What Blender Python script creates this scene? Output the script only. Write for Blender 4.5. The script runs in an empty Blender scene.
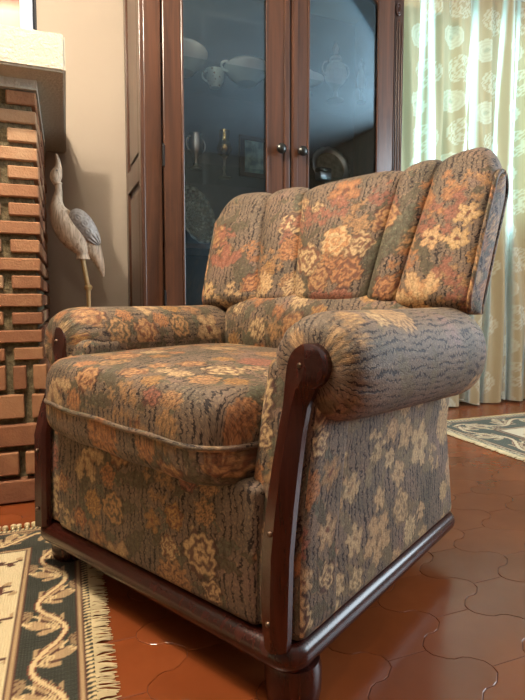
import bpy, bmesh, math, random
import numpy as np
from mathutils import Vector, Matrix

C = bpy.context.scene.collection
SC = bpy.context.scene
PI = math.pi
R = math.radians

# ------------------------------------------------------------------ camera
cam = bpy.data.cameras.new('camera')
cam_ob = bpy.data.objects.new('camera', cam)
C.objects.link(cam_ob)
cam_ob.location = (0, 0, 0.625)
cam_ob.rotation_euler = (R(86.0), 0, R(-20.5))
cam.sensor_fit = 'AUTO'
cam.sensor_width = 36
cam.lens = 523 / 700 * 36
cam.shift_y = -13.43 / 700
cam.clip_start = 0.02
SC.camera = cam_ob

# ------------------------------------------------------------------ world, lights, exposure
SC.view_settings.view_transform = 'Standard'
SC.view_settings.look = 'None'
SC.view_settings.gamma = 1
SC.view_settings.use_curve_mapping = False
SC.view_settings.exposure = 0.75
wd = bpy.data.worlds.new('sky'); SC.world = wd
wd.use_nodes = True
wd.node_tree.nodes['Background'].inputs[0].default_value = (0.62, 0.86, 1.0, 1)
wd.node_tree.nodes['Background'].inputs[1].default_value = 1.2


def lamp(name, kind, loc, energy, col, size=0.1, rot=None, size_y=None):
    l = bpy.data.lights.new(name, kind)
    l.energy = energy; l.color = col
    if kind == 'AREA':
        l.size = size
        if size_y:
            l.shape = 'RECTANGLE'; l.size_y = size_y
    else:
        l.shadow_soft_size = size
    o = bpy.data.objects.new(name, l); C.objects.link(o)
    o.location = loc
    if rot: o.rotation_euler = rot
    return o


WARM = (1.0, 0.85, 0.67)
# the ceiling lamp's three bulbs, up and to the left of the camera
lamp('ceiling_bulb', 'POINT', (-0.33, 1.08, 2.25), 64, WARM, 0.018)
lamp('ceiling_bulb', 'POINT', (-0.18, 0.94, 2.25), 20, WARM, 0.018)
lamp('ceiling_bulb', 'POINT', (-0.48, 0.94, 2.25), 20, WARM, 0.018)
# reading lamp beside the camera
lamp('reading_lamp_bulb', 'POINT', (-0.16, 0.30, 1.62), 6.0, (1.0, 0.88, 0.72), 0.02)
# daylight entering by the window in the right wall and by the curtained window
lamp('daylight_right', 'AREA', (3.38, 0.25, 1.45), 62, (0.78, 0.90, 1.0), 1.5, (0, R(90), 0), 1.7)
lamp('daylight_back', 'AREA', (2.30, 2.72, 1.75), 34, (0.55, 0.93, 1.0), 1.5, (R(-90), 0, 0), 1.45)

# ------------------------------------------------------------------ helpers


def lin(c):
    a = np.asarray(c, float) / 255.0
    return np.where(a <= 0.04045, a / 12.92, ((a + 0.055) / 1.055) ** 2.4)


def L4(c):
    v = lin(c)
    return (float(v[0]), float(v[1]), float(v[2]), 1.0)


def empty(name, loc=(0, 0, 0), rz=0.0, label=None, cat=None, group=None):
    o = bpy.data.objects.new(name, None); C.objects.link(o)
    o.empty_display_size = 0.1
    o.location = loc; o.rotation_euler = (0, 0, rz)
    return tag(o, label, cat, group)


def tag(o, label=None, cat=None, group=None, kind=None):
    if label: o['label'] = label
    if cat: o['category'] = cat
    if group: o['group'] = group
    if kind: o['kind'] = kind
    return o


def mesh_ob(name, V, F, mat, parent=None, smooth=True, attrs=None):
    me = bpy.data.meshes.new(name)
    V = np.asarray(V, float)
    me.from_pydata(V.tolist(), [], [list(map(int, f)) for f in F] if not isinstance(F, np.ndarray) else F.tolist())
    me.validate()
    if attrs:
        for k, a in attrs.items():
            a = np.asarray(a, np.float32)
            if a.ndim == 1:
                at = me.attributes.new(k, 'FLOAT', 'POINT'); at.data.foreach_set('value', a)
            elif a.shape[1] == 4:
                at = me.attributes.new(k, 'FLOAT_COLOR', 'POINT'); at.data.foreach_set('color', a.ravel())
            else:
                at = me.attributes.new(k, 'FLOAT_VECTOR', 'POINT'); at.data.foreach_set('vector', a.ravel())
    if smooth:
        me.polygons.foreach_set('use_smooth', [True] * len(me.polygons))
    me.materials.append(mat)
    me.update()
    o = bpy.data.objects.new(name, me); C.objects.link(o)
    if parent: o.parent = parent
    return o


def fix_normals(o):
    bm = bmesh.new(); bm.from_mesh(o.data)
    bmesh.ops.recalc_face_normals(bm, faces=bm.faces[:])
    bm.to_mesh(o.data); bm.free(); o.data.update()
    return o


def grid_faces(n, m, wrap_n=False, wrap_m=False):
    """n rows by m columns of vertices, row-major"""
    I = np.arange(n if wrap_n else n - 1); J = np.arange(m if wrap_m else m - 1)
    a, b = np.meshgrid(I, J, indexing='ij')
    a2 = (a + 1) % n; b2 = (b + 1) % m
    return np.stack([a * m + b, a * m + b2, a2 * m + b2, a2 * m + b], -1).reshape(-1, 4)


class MB:
    """collects boxes, lathes and tubes; build() links them as one mesh"""

    def __init__(s): s.V = []; s.F = []; s.n = 0

    def add(s, V, F):
        V = [tuple(v) for v in V]
        s.V += V
        s.F += [tuple(int(i) + s.n for i in f) for f in F]
        s.n += len(V)
        return s

    def box(s, x0, x1, y0, y1, z0, z1, M=None, b=0.0):
        if b > 0:
            bm = bmesh.new()
            bmesh.ops.create_cube(bm, size=1)
            for v in bm.verts:
                v.co = Vector(((x0 + x1) / 2 + v.co.x * (x1 - x0), (y0 + y1) / 2 + v.co.y * (y1 - y0), (z0 + z1) / 2 + v.co.z * (z1 - z0)))
            bmesh.ops.bevel(bm, geom=bm.edges[:], offset=b, segments=2, profile=0.5, affect='EDGES')
            bm.verts.index_update()
            V = [v.co.copy() for v in bm.verts]; F = [[v.index for v in f.verts] for f in bm.faces]
            bm.free()
        else:
            V = [Vector(p) for p in ((x0, y0, z0), (x1, y0, z0), (x1, y1, z0), (x0, y1, z0), (x0, y0, z1), (x1, y0, z1), (x1, y1, z1), (x0, y1, z1))]
            F = [(3, 2, 1, 0), (4, 5, 6, 7), (0, 1, 5, 4), (1, 2, 6, 5), (2, 3, 7, 6), (3, 0, 4, 7)]
        if M: V = [M @ v for v in V]
        return s.add(V, F)

    def lathe(s, prof, loc=(0, 0, 0), n=24, M=None):
        """prof: list of (r, z) from bottom to top"""
        V = []; F = []
        for r, z in prof:
            for k in range(n):
                a = 2 * PI * k / n
                V.append(Vector((r * math.cos(a), r * math.sin(a), z)))
        F = [tuple(f) for f in grid_faces(len(prof), n, False, True)]
        F.append(tuple(range(n - 1, -1, -1))); F.append(tuple((len(prof) - 1) * n + k for k in range(n)))
        if M: V = [M @ v for v in V]
        V = [v + Vector(loc) for v in V]
        return s.add(V, F)

    def tube(s, pts, r, n=8, closed=False, flat=None):
        pts = [Vector(p) for p in pts]
        N = len(pts)
        rr = r if hasattr(r, '__len__') else [r] * N
        V = []
        up = None
        for i, p in enumerate(pts):
            a = pts[(i - 1) % N] if (closed or i > 0) else p
            b = pts[(i + 1) % N] if (closed or i < N - 1) else p
            t = (b - a).normalized()
            if up is None:
                up = Vector((0, 0, 1)) if abs(t.z) < 0.9 else Vector((0, 1, 0))
            x = t.cross(up)
            if x.length < 1e-6: x = t.cross(Vector((1, 0, 0)))
            x.normalize(); y = x.cross(t).normalized(); up = y
            for k in range(n):
                an = 2 * PI * k / n
                f = flat if flat else 1.0
                V.append(p + rr[i] * (math.cos(an) * x * f + math.sin(an) * y))
        F = [tuple(f) for f in grid_faces(N, n, closed, True)]
        if not closed:
            F.append(tuple(range(n))); F.append(tuple((N - 1) * n + k for k in range(n - 1, -1, -1)))
        return s.add(V, F)

    def build(s, name, mat, parent=None, smooth=True, flip=True, angle=40):
        o = mesh_ob(name, s.V, s.F, mat, parent, False)
        if flip: fix_normals(o)
        if smooth:
            o.data.polygons.foreach_set('use_smooth', [True] * len(o.data.polygons))
            try:
                o.data.set_sharp_from_angle(angle=R(angle))
            except Exception:
                pass
        return o


# ------------------------------------------------------------------ materials


class NT:
    def __init__(s, name):
        s.m = bpy.data.materials.new(name); s.m.use_nodes = True
        s.t = s.m.node_tree; s.t.nodes.clear()
        s.out = s.n('ShaderNodeOutputMaterial')

    def n(s, kind, **kw):
        nd = s.t.nodes.new(kind)
        for k, v in kw.items(): setattr(nd, k, v)
        return nd

    def link(s, a, b): s.t.links.new(a, b)

    def set(s, nd, **kw):
        for k, v in kw.items():
            key = k.replace('_', ' ')
            inp = nd.inputs[key]
            if hasattr(v, 'is_linked') or hasattr(v, 'links'): s.link(v, inp)
            else: inp.default_value = v
        return nd

    def math(s, op, a, b=None, c=None, clamp=False):
        nd = s.n('ShaderNodeMath', operation=op, use_clamp=clamp)
        for i, v in enumerate((a, b, c)):
            if v is None: continue
            if hasattr(v, 'links'): s.link(v, nd.inputs[i])
            else: nd.inputs[i].default_value = v
        return nd.outputs[0]

    def mix(s, fac, a, b, blend='MIX'):
        nd = s.n('ShaderNodeMix', data_type='RGBA', blend_type=blend)
        for i, v in ((0, fac), (6, a), (7, b)):
            if hasattr(v, 'links'): s.link(v, nd.inputs[i])
            else: nd.inputs[i].default_value = v
        return nd.outputs[2]

    def noise(s, vec, scale, detail=3, rough=0.5, dist=0.0, dim='3D'):
        nd = s.n('ShaderNodeTexNoise', noise_dimensions=dim)
        if vec is not None: s.link(vec, nd.inputs['Vector'])
        nd.inputs['Scale'].default_value = scale; nd.inputs['Detail'].default_value = detail
        nd.inputs['Roughness'].default_value = rough; nd.inputs['Distortion'].default_value = dist
        return nd

    def ramp(s, fac, stops):
        nd = s.n('ShaderNodeValToRGB')
        el = nd.color_ramp.elements
        while len(el) < len(stops): el.new(0.5)
        for e, (p, c) in zip(el, stops):
            e.position = p; e.color = c if len(c) == 4 else (*c, 1)
        s.link(fac, nd.inputs[0])
        return nd.outputs[0]

    def mapping(s, vec, scale=(1, 1, 1), loc=(0, 0, 0), rot=(0, 0, 0)):
        nd = s.n('ShaderNodeMapping')
        s.link(vec, nd.inputs[0])
        nd.inputs['Scale'].default_value = scale; nd.inputs['Location'].default_value = loc; nd.inputs['Rotation'].default_value = rot
        return nd.outputs[0]

    def bump(s, h, strength=0.3, dist=0.01):
        nd = s.n('ShaderNodeBump'); s.link(h, nd.inputs['Height'])
        nd.inputs['Strength'].default_value = strength; nd.inputs['Distance'].default_value = dist
        return nd.outputs[0]

    def bsdf(s, col=None, rough=0.5, metal=0.0, normal=None, spec=0.5, coat=0.0, sheen=0.0, **kw):
        b = s.n('ShaderNodeBsdfPrincipled')
        for k, v in (('Base Color', col), ('Roughness', rough), ('Metallic', metal), ('Normal', normal), ('Specular IOR Level', spec), ('Coat Weight', coat), ('Sheen Weight', sheen)):
            if v is None: continue
            if hasattr(v, 'links'): s.link(v, b.inputs[k])
            else: b.inputs[k].default_value = v
        for k, v in kw.items(): b.inputs[k.replace('_', ' ')].default_value = v
        return b

    def done(s, sh):
        s.link(sh.outputs[0] if hasattr(sh, 'outputs') else sh, s.out.inputs[0])
        return s.m

    def obj(s): return s.n('ShaderNodeTexCoord').outputs['Object']

    def attr(s, name): return s.n('ShaderNodeAttribute', attribute_name=name)


def plain(name, col, rough=0.5, metal=0.0, spec=0.5, coat=0.0, noise_amt=0.12, scale=20, **kw):
    t = NT(name)
    nz = t.noise(t.obj(), scale, 3)
    c = L4(col)
    dark = tuple(x * (1 - noise_amt) for x in c[:3]) + (1,)
    lite = tuple(min(1, x * (1 + noise_amt)) for x in c[:3]) + (1,)
    cc = t.ramp(nz.outputs[0], [(0.3, dark), (0.7, lite)])
    return t.done(t.bsdf(cc, rough, metal, None, spec, coat, **kw))


def wood_mat(name, c1, c2, rough=0.35, scale=(30, 30, 2.2), coat=0.15, spec=0.5):
    t = NT(name)
    v = t.mapping(t.obj(), scale)
    nz = t.noise(v, 1.0, 5, 0.6, 1.2)
    fine = t.noise(t.mapping(t.obj(), tuple(q * 5 for q in scale[:2]) + (scale[2] * 1.5,)), 1.0, 2, 0.6)
    f = t.math('ADD', t.math('MULTIPLY', nz.outputs[0], 0.75), t.math('MULTIPLY', fine.outputs[0], 0.25))
    cc = t.ramp(f, [(0.32, L4(c1)), (0.68, L4(c2))])
    b = t.bsdf(cc, rough, 0, t.bump(f, 0.12, 0.003), spec, coat)
    b.inputs['Coat Roughness'].default_value = 0.2
    return t.done(b)


def plaster_mat(name, col, strength=0.15, scale=60, rough=0.85, var=0.05):
    t = NT(name)
    nz = t.noise(t.obj(), scale, 4, 0.6)
    big = t.noise(t.obj(), 2.0, 3)
    c = L4(col)
    cc = t.ramp(big.outputs[0], [(0.3, tuple(x * (1 - var) for x in c[:3])), (0.7, tuple(min(1, x * (1 + var)) for x in c[:3]))])
    return t.done(t.bsdf(cc, rough, 0, t.bump(nz.outputs[0], strength, 0.006), 0.3))


def fabric_mat(name='tapestry_fabric'):
    """Floral tapestry: woven ground with broken wavy dark strokes, the blossoms come with the weave (attribute motif)."""
    t = NT(name)
    fab = t.attr('fab').outputs['Vector']
    mot = t.attr('motif')
    sx = t.n('ShaderNodeSeparateXYZ'); t.link(fab, sx.inputs[0])
    U, Vv = sx.outputs[0], sx.outputs[1]
    # ground colour drifts between taupe, olive and rose brown
    g = t.noise(fab, 9, 3, 0.55)
    ground = t.ramp(g.outputs[0], [(0.30, L4((84, 77, 64))), (0.45, L4((102, 88, 73))), (0.58, L4((114, 96, 80))), (0.72, L4((126, 99, 88)))])
    # wavy strokes along V
    w1 = t.noise(t.mapping(fab, (75, 125, 1)), 1.0, 2, 0.6)
    w2 = t.noise(t.mapping(fab, (16, 9, 1), (3, 5, 0)), 1.0, 2, 0.5)
    ph = t.math('ADD', t.math('MULTIPLY', U, 74.0), t.math('ADD', t.math('MULTIPLY', w1.outputs[0], 1.6), t.math('MULTIPLY', w2.outputs[0], 3.4)))
    tri = t.math('ABSOLUTE', t.math('SUBTRACT', t.math('FRACT', ph), 0.5))        # 0 on the stroke
    br = t.noise(t.mapping(fab, (60, 22, 1), (9, 2, 0)), 1.0, 3, 0.65)
    width = t.math('MULTIPLY_ADD', br.outputs[0], 0.80, -0.275)
    stroke = t.math('MULTIPLY', t.math('SUBTRACT', width, tri), 16.0, clamp=True)
    halo = t.math('MULTIPLY', t.math('SUBTRACT', t.math('ADD', width, 0.12), tri), 5.0, clamp=True)
    # small flecks of thread
    fl = t.n('ShaderNodeTexNoise'); t.link(t.mapping(fab, (260, 170, 1), (1, 8, 0)), fl.inputs['Vector']); fl.inputs['Scale'].default_value = 1.0; fl.inputs['Detail'].default_value = 3
    fleck = t.ramp(fl.outputs[0], [(0.55, (0, 0, 0)), (0.66, (1, 1, 1))])
    fleck2 = t.ramp(fl.outputs[0], [(0.34, (1, 1, 1)), (0.44, (0, 0, 0))])
    col = t.mix(t.math('MULTIPLY', fleck, 0.30), ground, L4((190, 160, 118)))
    col = t.mix(t.math('MULTIPLY', fleck2, 0.38), col, L4((48, 34, 28)))
    col = t.mix(t.math('MULTIPLY', halo, 0.30), col, L4((76, 52, 44)))
    # petals drawn inside the blossoms
    vw = t.n('ShaderNodeMix', data_type='VECTOR')
    vw.inputs[0].default_value = 0.035
    wn = t.noise(fab, 55, 2, 0.6)
    t.link(fab, vw.inputs[4]); t.link(wn.outputs['Color'], vw.inputs[5])
    vo = t.n('ShaderNodeTexVoronoi', feature='DISTANCE_TO_EDGE'); t.link(vw.outputs[1], vo.inputs['Vector']); vo.inputs['Scale'].default_value = 82
    vein = t.math('SUBTRACT', 1.0, t.math('MULTIPLY', vo.outputs['Distance'], 7.5, clamp=True), clamp=True)
    pet = t.mix(t.math('MULTIPLY', vein, 0.34), mot.outputs['Color'], L4((62, 36, 28)))
    hi = t.math('MULTIPLY', t.math('MULTIPLY', t.math('SUBTRACT', vo.outputs['Distance'], 0.24), 1.6, clamp=True), fleck)
    pet = t.mix(hi, pet, L4((240, 214, 166)))
    pet = t.mix(t.math('MULTIPLY', fleck2, 0.35), pet, L4((84, 48, 34)))
    soft = t.noise(t.mapping(fab, (120, 120, 1), (4, 4, 0)), 1.0, 2)
    alpha = t.math('MULTIPLY', mot.outputs['Alpha'], t.ramp(soft.outputs[0], [(0.30, (0.45,) * 3), (0.48, (1, 1, 1))]))
    col = t.mix(alpha, col, pet)
    ink = t.math('MULTIPLY', stroke, t.math('MULTIPLY_ADD', mot.outputs['Alpha'], -0.70, 0.95))
    ink_c = t.mix(g.outputs[0], L4((34, 18, 18)), L4((28, 24, 22)))
    col = t.mix(ink, col, ink_c)
    # fine weave
    wv = t.n('ShaderNodeTexNoise'); t.link(t.mapping(fab, (500, 420, 1)), wv.inputs['Vector']); wv.inputs['Scale'].default_value = 1.0; wv.inputs['Detail'].default_value = 1
    col = t.mix(0.35, col, t.mix(wv.outputs[0], (0.25, 0.25, 0.25, 1), (0.8, 0.8, 0.8, 1)), 'OVERLAY')
    h = t.math('ADD', wv.outputs[0], t.math('MULTIPLY', stroke, -0.9))
    h = t.math('ADD', h, t.math('MULTIPLY', g.outputs[0], 1.2))
    b = t.bsdf(col, 0.62, 0, t.bump(h, 0.40, 0.0035), 0.34, 0, 0.04)
    b.inputs['Sheen Roughness'].default_value = 0.4
    return t.done(b)


# ------------------------------------------------------------------ tapestry motifs (colours of the weave itself)
TAN = lin((196, 150, 100)); CREAM = lin((220, 188, 138)); ORNG = lin((196, 138, 88)); PINK = lin((176, 114, 90))
RUST = lin((118, 72, 52)); SAGE = lin((126, 120, 90)); DGRN = lin((80, 76, 58)); GOLD = lin((190, 146, 84)); PLUM = lin((86, 56, 50)); MINT = lin((136, 140, 112))


def smooth(x, a, b):
    t = np.clip((x - a) / (b - a), 0, 1); return t * t * (3 - 2 * t)


def over(rgba, col, a):
    a = a[:, None]
    rgba[:, :3] = np.where(a > 0, (col * a + rgba[:, :3] * rgba[:, 3:] * (1 - a)) / np.maximum(a + rgba[:, 3:] * (1 - a), 1e-6), rgba[:, :3])
    rgba[:, 3:] = a + rgba[:, 3:] * (1 - a)


def lerp(a, b, t): return a[None] * (1 - t[:, None]) + b[None] * t[:, None]


def m_rose(u, v, r, ca, cb, ph):
    d = np.hypot(u, v) / r; th = np.arctan2(v, u)
    edge = 1 + 0.10 * np.sin(5 * th + ph) + 0.05 * np.sin(9 * th + 2 * ph)
    a = smooth(d, edge, edge - 0.12)
    ring = 0.5 + 0.5 * np.sin(2 * PI * (2.3 * d) + 1.4 * np.sin(3 * th + ph + 4 * d) + ph)
    t = np.clip(smooth(ring, .15, .75) * 0.85 + 0.2 * (1 - d), 0, 1)
    col = lerp(ca, cb, t)
    rim = smooth(d, edge - 0.22, edge - 0.10)
    col = col * (1 - 0.55 * rim[:, None])
    return col, a * 0.95


def m_mum(u, v, r, ca, cb, ph):
    d = np.hypot(u, v) / r; th = np.arctan2(v, u)
    n = 13
    pet = np.abs(np.sin(n * 0.5 * th + ph + 1.5 * np.floor(d * 2.6)))
    edge = 0.86 + 0.16 * pet
    a = smooth(d, edge, edge - 0.1)
    t = np.clip(smooth(pet, .15, .8) * 0.7 + 0.35 * (np.mod(d * 2.6, 1.0)), 0, 1)
    col = lerp(ca, cb, t)
    col = col * (1 - 0.35 * smooth(pet, 0.35, 0.1)[:, None])
    return col, a * 0.95


def m_blossom(u, v, r, ca, cb, ph):
    d = np.hypot(u, v) / r; th = np.arctan2(v, u)
    pet = np.abs(np.cos(2.5 * th + ph))
    edge = 0.45 + 0.55 * pet ** 0.6
    a = smooth(d, edge, edge - 0.14)
    t = np.clip(1.15 - d * 0.8 - 0.5 * (1 - pet), 0, 1)
    col = lerp(ca, cb, t)
    eye = smooth(d, 0.24, 0.14)
    col = col * (1 - eye[:, None]) + RUST[None] * eye[:, None]
    return col, a * 0.95


def m_lily(u, v, r, ca, cb, ph):
    """fan of long pointed petals"""
    cu, su = math.cos(ph), math.sin(ph)
    x, y = u * cu + v * su, -u * su + v * cu
    d = np.hypot(x, y + 0.55 * r) / (1.5 * r); th = np.arctan2(x, y + 0.55 * r)
    pet = np.abs(np.cos(3.6 * th))
    edge = (0.55 + 0.45 * pet) * (np.abs(th) < 1.25)
    a = smooth(d, edge + 0.02, edge - 0.08)
    t = np.clip(pet * 0.8 + 0.2 - 0.3 * d, 0, 1)
    return lerp(ca, cb, t), a * 0.95


def m_leaf(u, v, r, ca, cb, ph):
    cu, su = math.cos(ph), math.sin(ph)
    x, y = (u * cu + v * su) / r, (-u * su + v * cu) / (r * 0.34)
    y = y - 0.5 * (1 - x * x)* 0.5
    w = np.clip(1 - x * x, 0, 1)
    a = smooth(np.abs(y), w, w - 0.25) * (np.abs(x) < 1)
    rib = smooth(np.abs(y), 0.02, 0.14)
    vein = 0.5 + 0.5 * np.sin(16 * x + 5 * np.abs(y))
    return lerp(ca, cb, np.clip(0.25 + 0.5 * rib * vein + 0.2 * x, 0, 1)), a * 0.85


def m_spray(u, v, r, ca, cb, ph):
    """loose cluster of florets"""
    rng = np.random.RandomState(int(ph * 1000) % 9999)
    A = np.zeros(len(u)); T = np.zeros(len(u))
    for k in range(16):
        a0, q = rng.rand() * 2 * PI, math.sqrt(rng.rand()) * r * 0.8
        du, dv = u - q * math.cos(a0), v - q * math.sin(a0)
        d = np.hypot(du, dv) / (r * (0.2 + 0.1 * rng.rand()))
        th = np.arctan2(dv, du)
        e = 0.8 + 0.2 * np.cos(5 * th + k)
        m = smooth(d, e, e - 0.25)
        T = np.where(m > 0.05, np.clip(1.1 - d * 0.8 + 0.15 * np.cos(5 * th + k), 0, 1), T)
        A = np.maximum(A, m)
    return lerp(ca, cb, T), A * 0.92


REP = (0.58, 0.62)


def layout():
    """flower streams wind up the cloth, with plain stroked ground between them"""
    rng = random.Random(21); out = []; leaves = []
    pal = [(RUST, TAN), (RUST, CREAM), (PLUM, CREAM), (RUST, GOLD), (PLUM, PINK), (PLUM, TAN), (RUST, CREAM), (RUST, ORNG), (DGRN, TAN)]
    placed = []
    for k in range(900):
        v = rng.random() * REP[1]
        st = rng.choice((0, 1))
        u = (.145 + .29 * st + .045 * math.sin(2 * PI * (v / REP[1] + .5 * st)) + rng.gauss(0, .048)) % REP[0]
        r = rng.choice((.058, .052, .046, .040, .032, .026))
        ok = True
        for (pu, pv, pr) in placed:
            du = (u - pu + REP[0] / 2) % REP[0] - REP[0] / 2; dv = (v - pv + REP[1] / 2) % REP[1] - REP[1] / 2
            if math.hypot(du, dv) < .86 * (r + pr): ok = False; break
        if not ok: continue
        placed.append((u, v, r))
        fn = rng.choice((m_rose, m_rose, m_mum, m_spray, m_spray, m_blossom)) if r > .033 else rng.choice((m_blossom, m_mum, m_rose))
        if r > .04 and rng.random() < .12: fn = m_lily
        ca, cb = rng.choice(pal)
        out.append((fn, u, v, r, ca, cb, rng.random() * 6))
        for q in range(2):
            a = rng.random() * 2 * PI
            leaves.append((m_leaf, (u + r * 1.1 * math.cos(a)) % REP[0], (v + r * 1.1 * math.sin(a)) % REP[1], r * rng.uniform(.8, 1.2), DGRN, rng.choice((SAGE, SAGE, MINT)), a))
    return leaves + out


MOTIFS = layout()


SPARSE = [i for i in range(len(MOTIFS)) if (i * 7919) % 10 < 6]


def paint(U, V, extra=None, rep=True, drop=(), pale=0.0):
    rgba = np.zeros((len(U), 4)); rgba[:, :3] = TAN
    # ragged hand-woven edges
    Uw = U + 0.0035 * np.sin(V * 310 + 3 * np.sin(U * 120)) ; Vw = V + 0.003 * np.sin(U * 280 + 2)
    if rep:
        for i, (fn, cu, cv, r, ca, cb, ph) in enumerate(MOTIFS):
            if i in drop: continue
            du = (Uw - cu + REP[0] / 2) % REP[0] - REP[0] / 2
            dv = (Vw - cv + REP[1] / 2) % REP[1] - REP[1] / 2
            k = np.nonzero((np.abs(du) < 1.8 * r) & (np.abs(dv) < 1.8 * r))[0]
            if len(k) == 0: continue
            col, a = fn(du[k], dv[k], r, ca, cb, ph)
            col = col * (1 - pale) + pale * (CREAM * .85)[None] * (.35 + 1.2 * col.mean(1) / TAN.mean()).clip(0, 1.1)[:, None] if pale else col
            col = col * (1 - .8 * (4 * a * (1 - a)).clip(0, 1))[:, None]
            sub = rgba[k]; over(sub, col, a); rgba[k] = sub
    for (fn, cu, cv, r, ca, cb, ph) in (extra or []):
        du, dv = Uw - cu, Vw - cv
        k = np.nonzero((np.abs(du) < 1.8 * r) & (np.abs(dv) < 1.8 * r))[0]
        if len(k) == 0: continue
        col, a = fn(du[k], dv[k], r, ca, cb, ph)
        col = col * (1 - .8 * (4 * a * (1 - a)).clip(0, 1))[:, None]
        sub = rgba[k]; over(sub, col, a); rgba[k] = sub
    return rgba


def fabric_ob(name, V, F, UV, parent, off=(0, 0), extra=None, rep=True, drop=(), recalc=True, pale=0.0):
    V = np.asarray(V, float); UV = np.asarray(UV, float)
    U, W = UV[:, 0] + off[0], UV[:, 1] + off[1]
    rgba = paint(U, W, extra, rep, drop, pale)
    o = mesh_ob(name, V, F, M_FABRIC, parent, True, {'fab': np.stack([U, W, 0 * U], 1), 'motif': rgba})
    if recalc: fix_normals(o); o.data.polygons.foreach_set('use_smooth', [True] * len(o.data.polygons))
    return o


def rbox(c, h, r, res, bulge=(0, 0, 0)):
    """rounded box surface; returns V, F, UV (UV by the face each point belongs to)"""
    Vs, Fs, Us, n = [], [], [], 0
    c = np.array(c, float); h = np.array(h, float)
    for ax in range(3):
        for sg in (-1, 1):
            a, b = [(1, 2), (0, 2), (0, 1)][ax]
            na, nb = max(3, int(2 * h[a] / res)), max(3, int(2 * h[b] / res))
            A, B = np.meshgrid(np.linspace(-h[a], h[a], na), np.linspace(-h[b], h[b], nb), indexing='ij')
            P = np.zeros((na * nb, 3)); P[:, a] = A.ravel(); P[:, b] = B.ravel(); P[:, ax] = sg * h[ax]
            q = np.clip(P, -(h - r), h - r); d = P - q
            ln = np.linalg.norm(d, axis=1, keepdims=True)
            P2 = q + d / np.maximum(ln, 1e-9) * r
            P2[:, ax] += sg * bulge[ax] * (1 - (P[:, a] / h[a]) ** 2) * (1 - (P[:, b] / h[b]) ** 2)
            Vs.append(P2 + c)
            Us.append(np.stack([P[:, a], P[:, b]], 1) + c[[a, b]])
            Fs.append(grid_faces(na, nb) + n); n += na * nb
    return np.concatenate(Vs), np.concatenate(Fs), np.concatenate(Us)


# ------------------------------------------------------------------ materials in use
M_FABRIC = fabric_mat()
M_MAHOG = wood_mat('dark_mahogany', (32, 12, 8), (66, 25, 16), 0.26, (40, 40, 4), 0.2, 0.4)
M_SCREW = plain('screw_metal', (96, 78, 64), 0.4, 0.8)
M_CAB = wood_mat('walnut', (50, 31, 22), (92, 58, 39), 0.30, (30, 30, 1.6), 0.2)
M_CABDARK = wood_mat('walnut_dark', (44, 26, 20), (70, 42, 30), 0.36, (26, 26, 1.6), 0.15)
M_CABIN = plain('cabinet_lining', (62, 70, 80), 0.6)  # blue-grey paints in the bluish haze that lies on the doors
M_WALL = plaster_mat('wall_paint', (170, 158, 143), 0.06, 90, 0.8, 0.03)
M_WALLDARK = plaster_mat('wall_paint_darkened', (140, 122, 104), 0.06, 90, 0.8, 0.03)  # unseen walls: same paint as the back wall, darkened to cut bounced light
M_CEIL = plaster_mat('ceiling_paint', (196, 194, 190), 0.05, 60)
M_MANTEL = plaster_mat('rough_plaster', (186, 180, 163), 0.9, 85, 0.9, 0.03)


def floor_mats():
    t = NT('terracotta_tile')
    a = t.attr('tint').outputs['Fac']
    nz = t.noise(t.obj(), 5, 4, 0.6)
    f = t.math('ADD', t.math('MULTIPLY', nz.outputs[0], 0.76), t.math('MULTIPLY', a, 0.24))
    cc = t.ramp(f, [(0.25, L4((112, 56, 27))), (0.5, L4((126, 64, 32))), (0.78, L4((140, 75, 40)))])
    sm = t.noise(t.obj(), 26, 3, 0.6)
    rr = t.ramp(sm.outputs[0], [(0.3, (0.16,) * 3), (0.75, (0.27,) * 3)])
    lo = t.noise(t.obj(), 9, 2)
    b = t.bsdf(cc, rr, 0, t.bump(lo.outputs[0], 0.035, 0.02), 0.5)
    tile = t.done(b)
    g = plain('grout', (70, 38, 24), 0.8)
    return tile, g


M_TILE, M_GROUT = floor_mats()

# ------------------------------------------------------------------ setting
ROOM = (-2.3, 3.4, -2.3, 2.55, 2.5)     # x0 x1 y0 y1 height


def struct(mb, name, mat, smooth=False):
    o = mb.build(name, mat, None, smooth)
    o['kind'] = 'structure'
    return o


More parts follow.
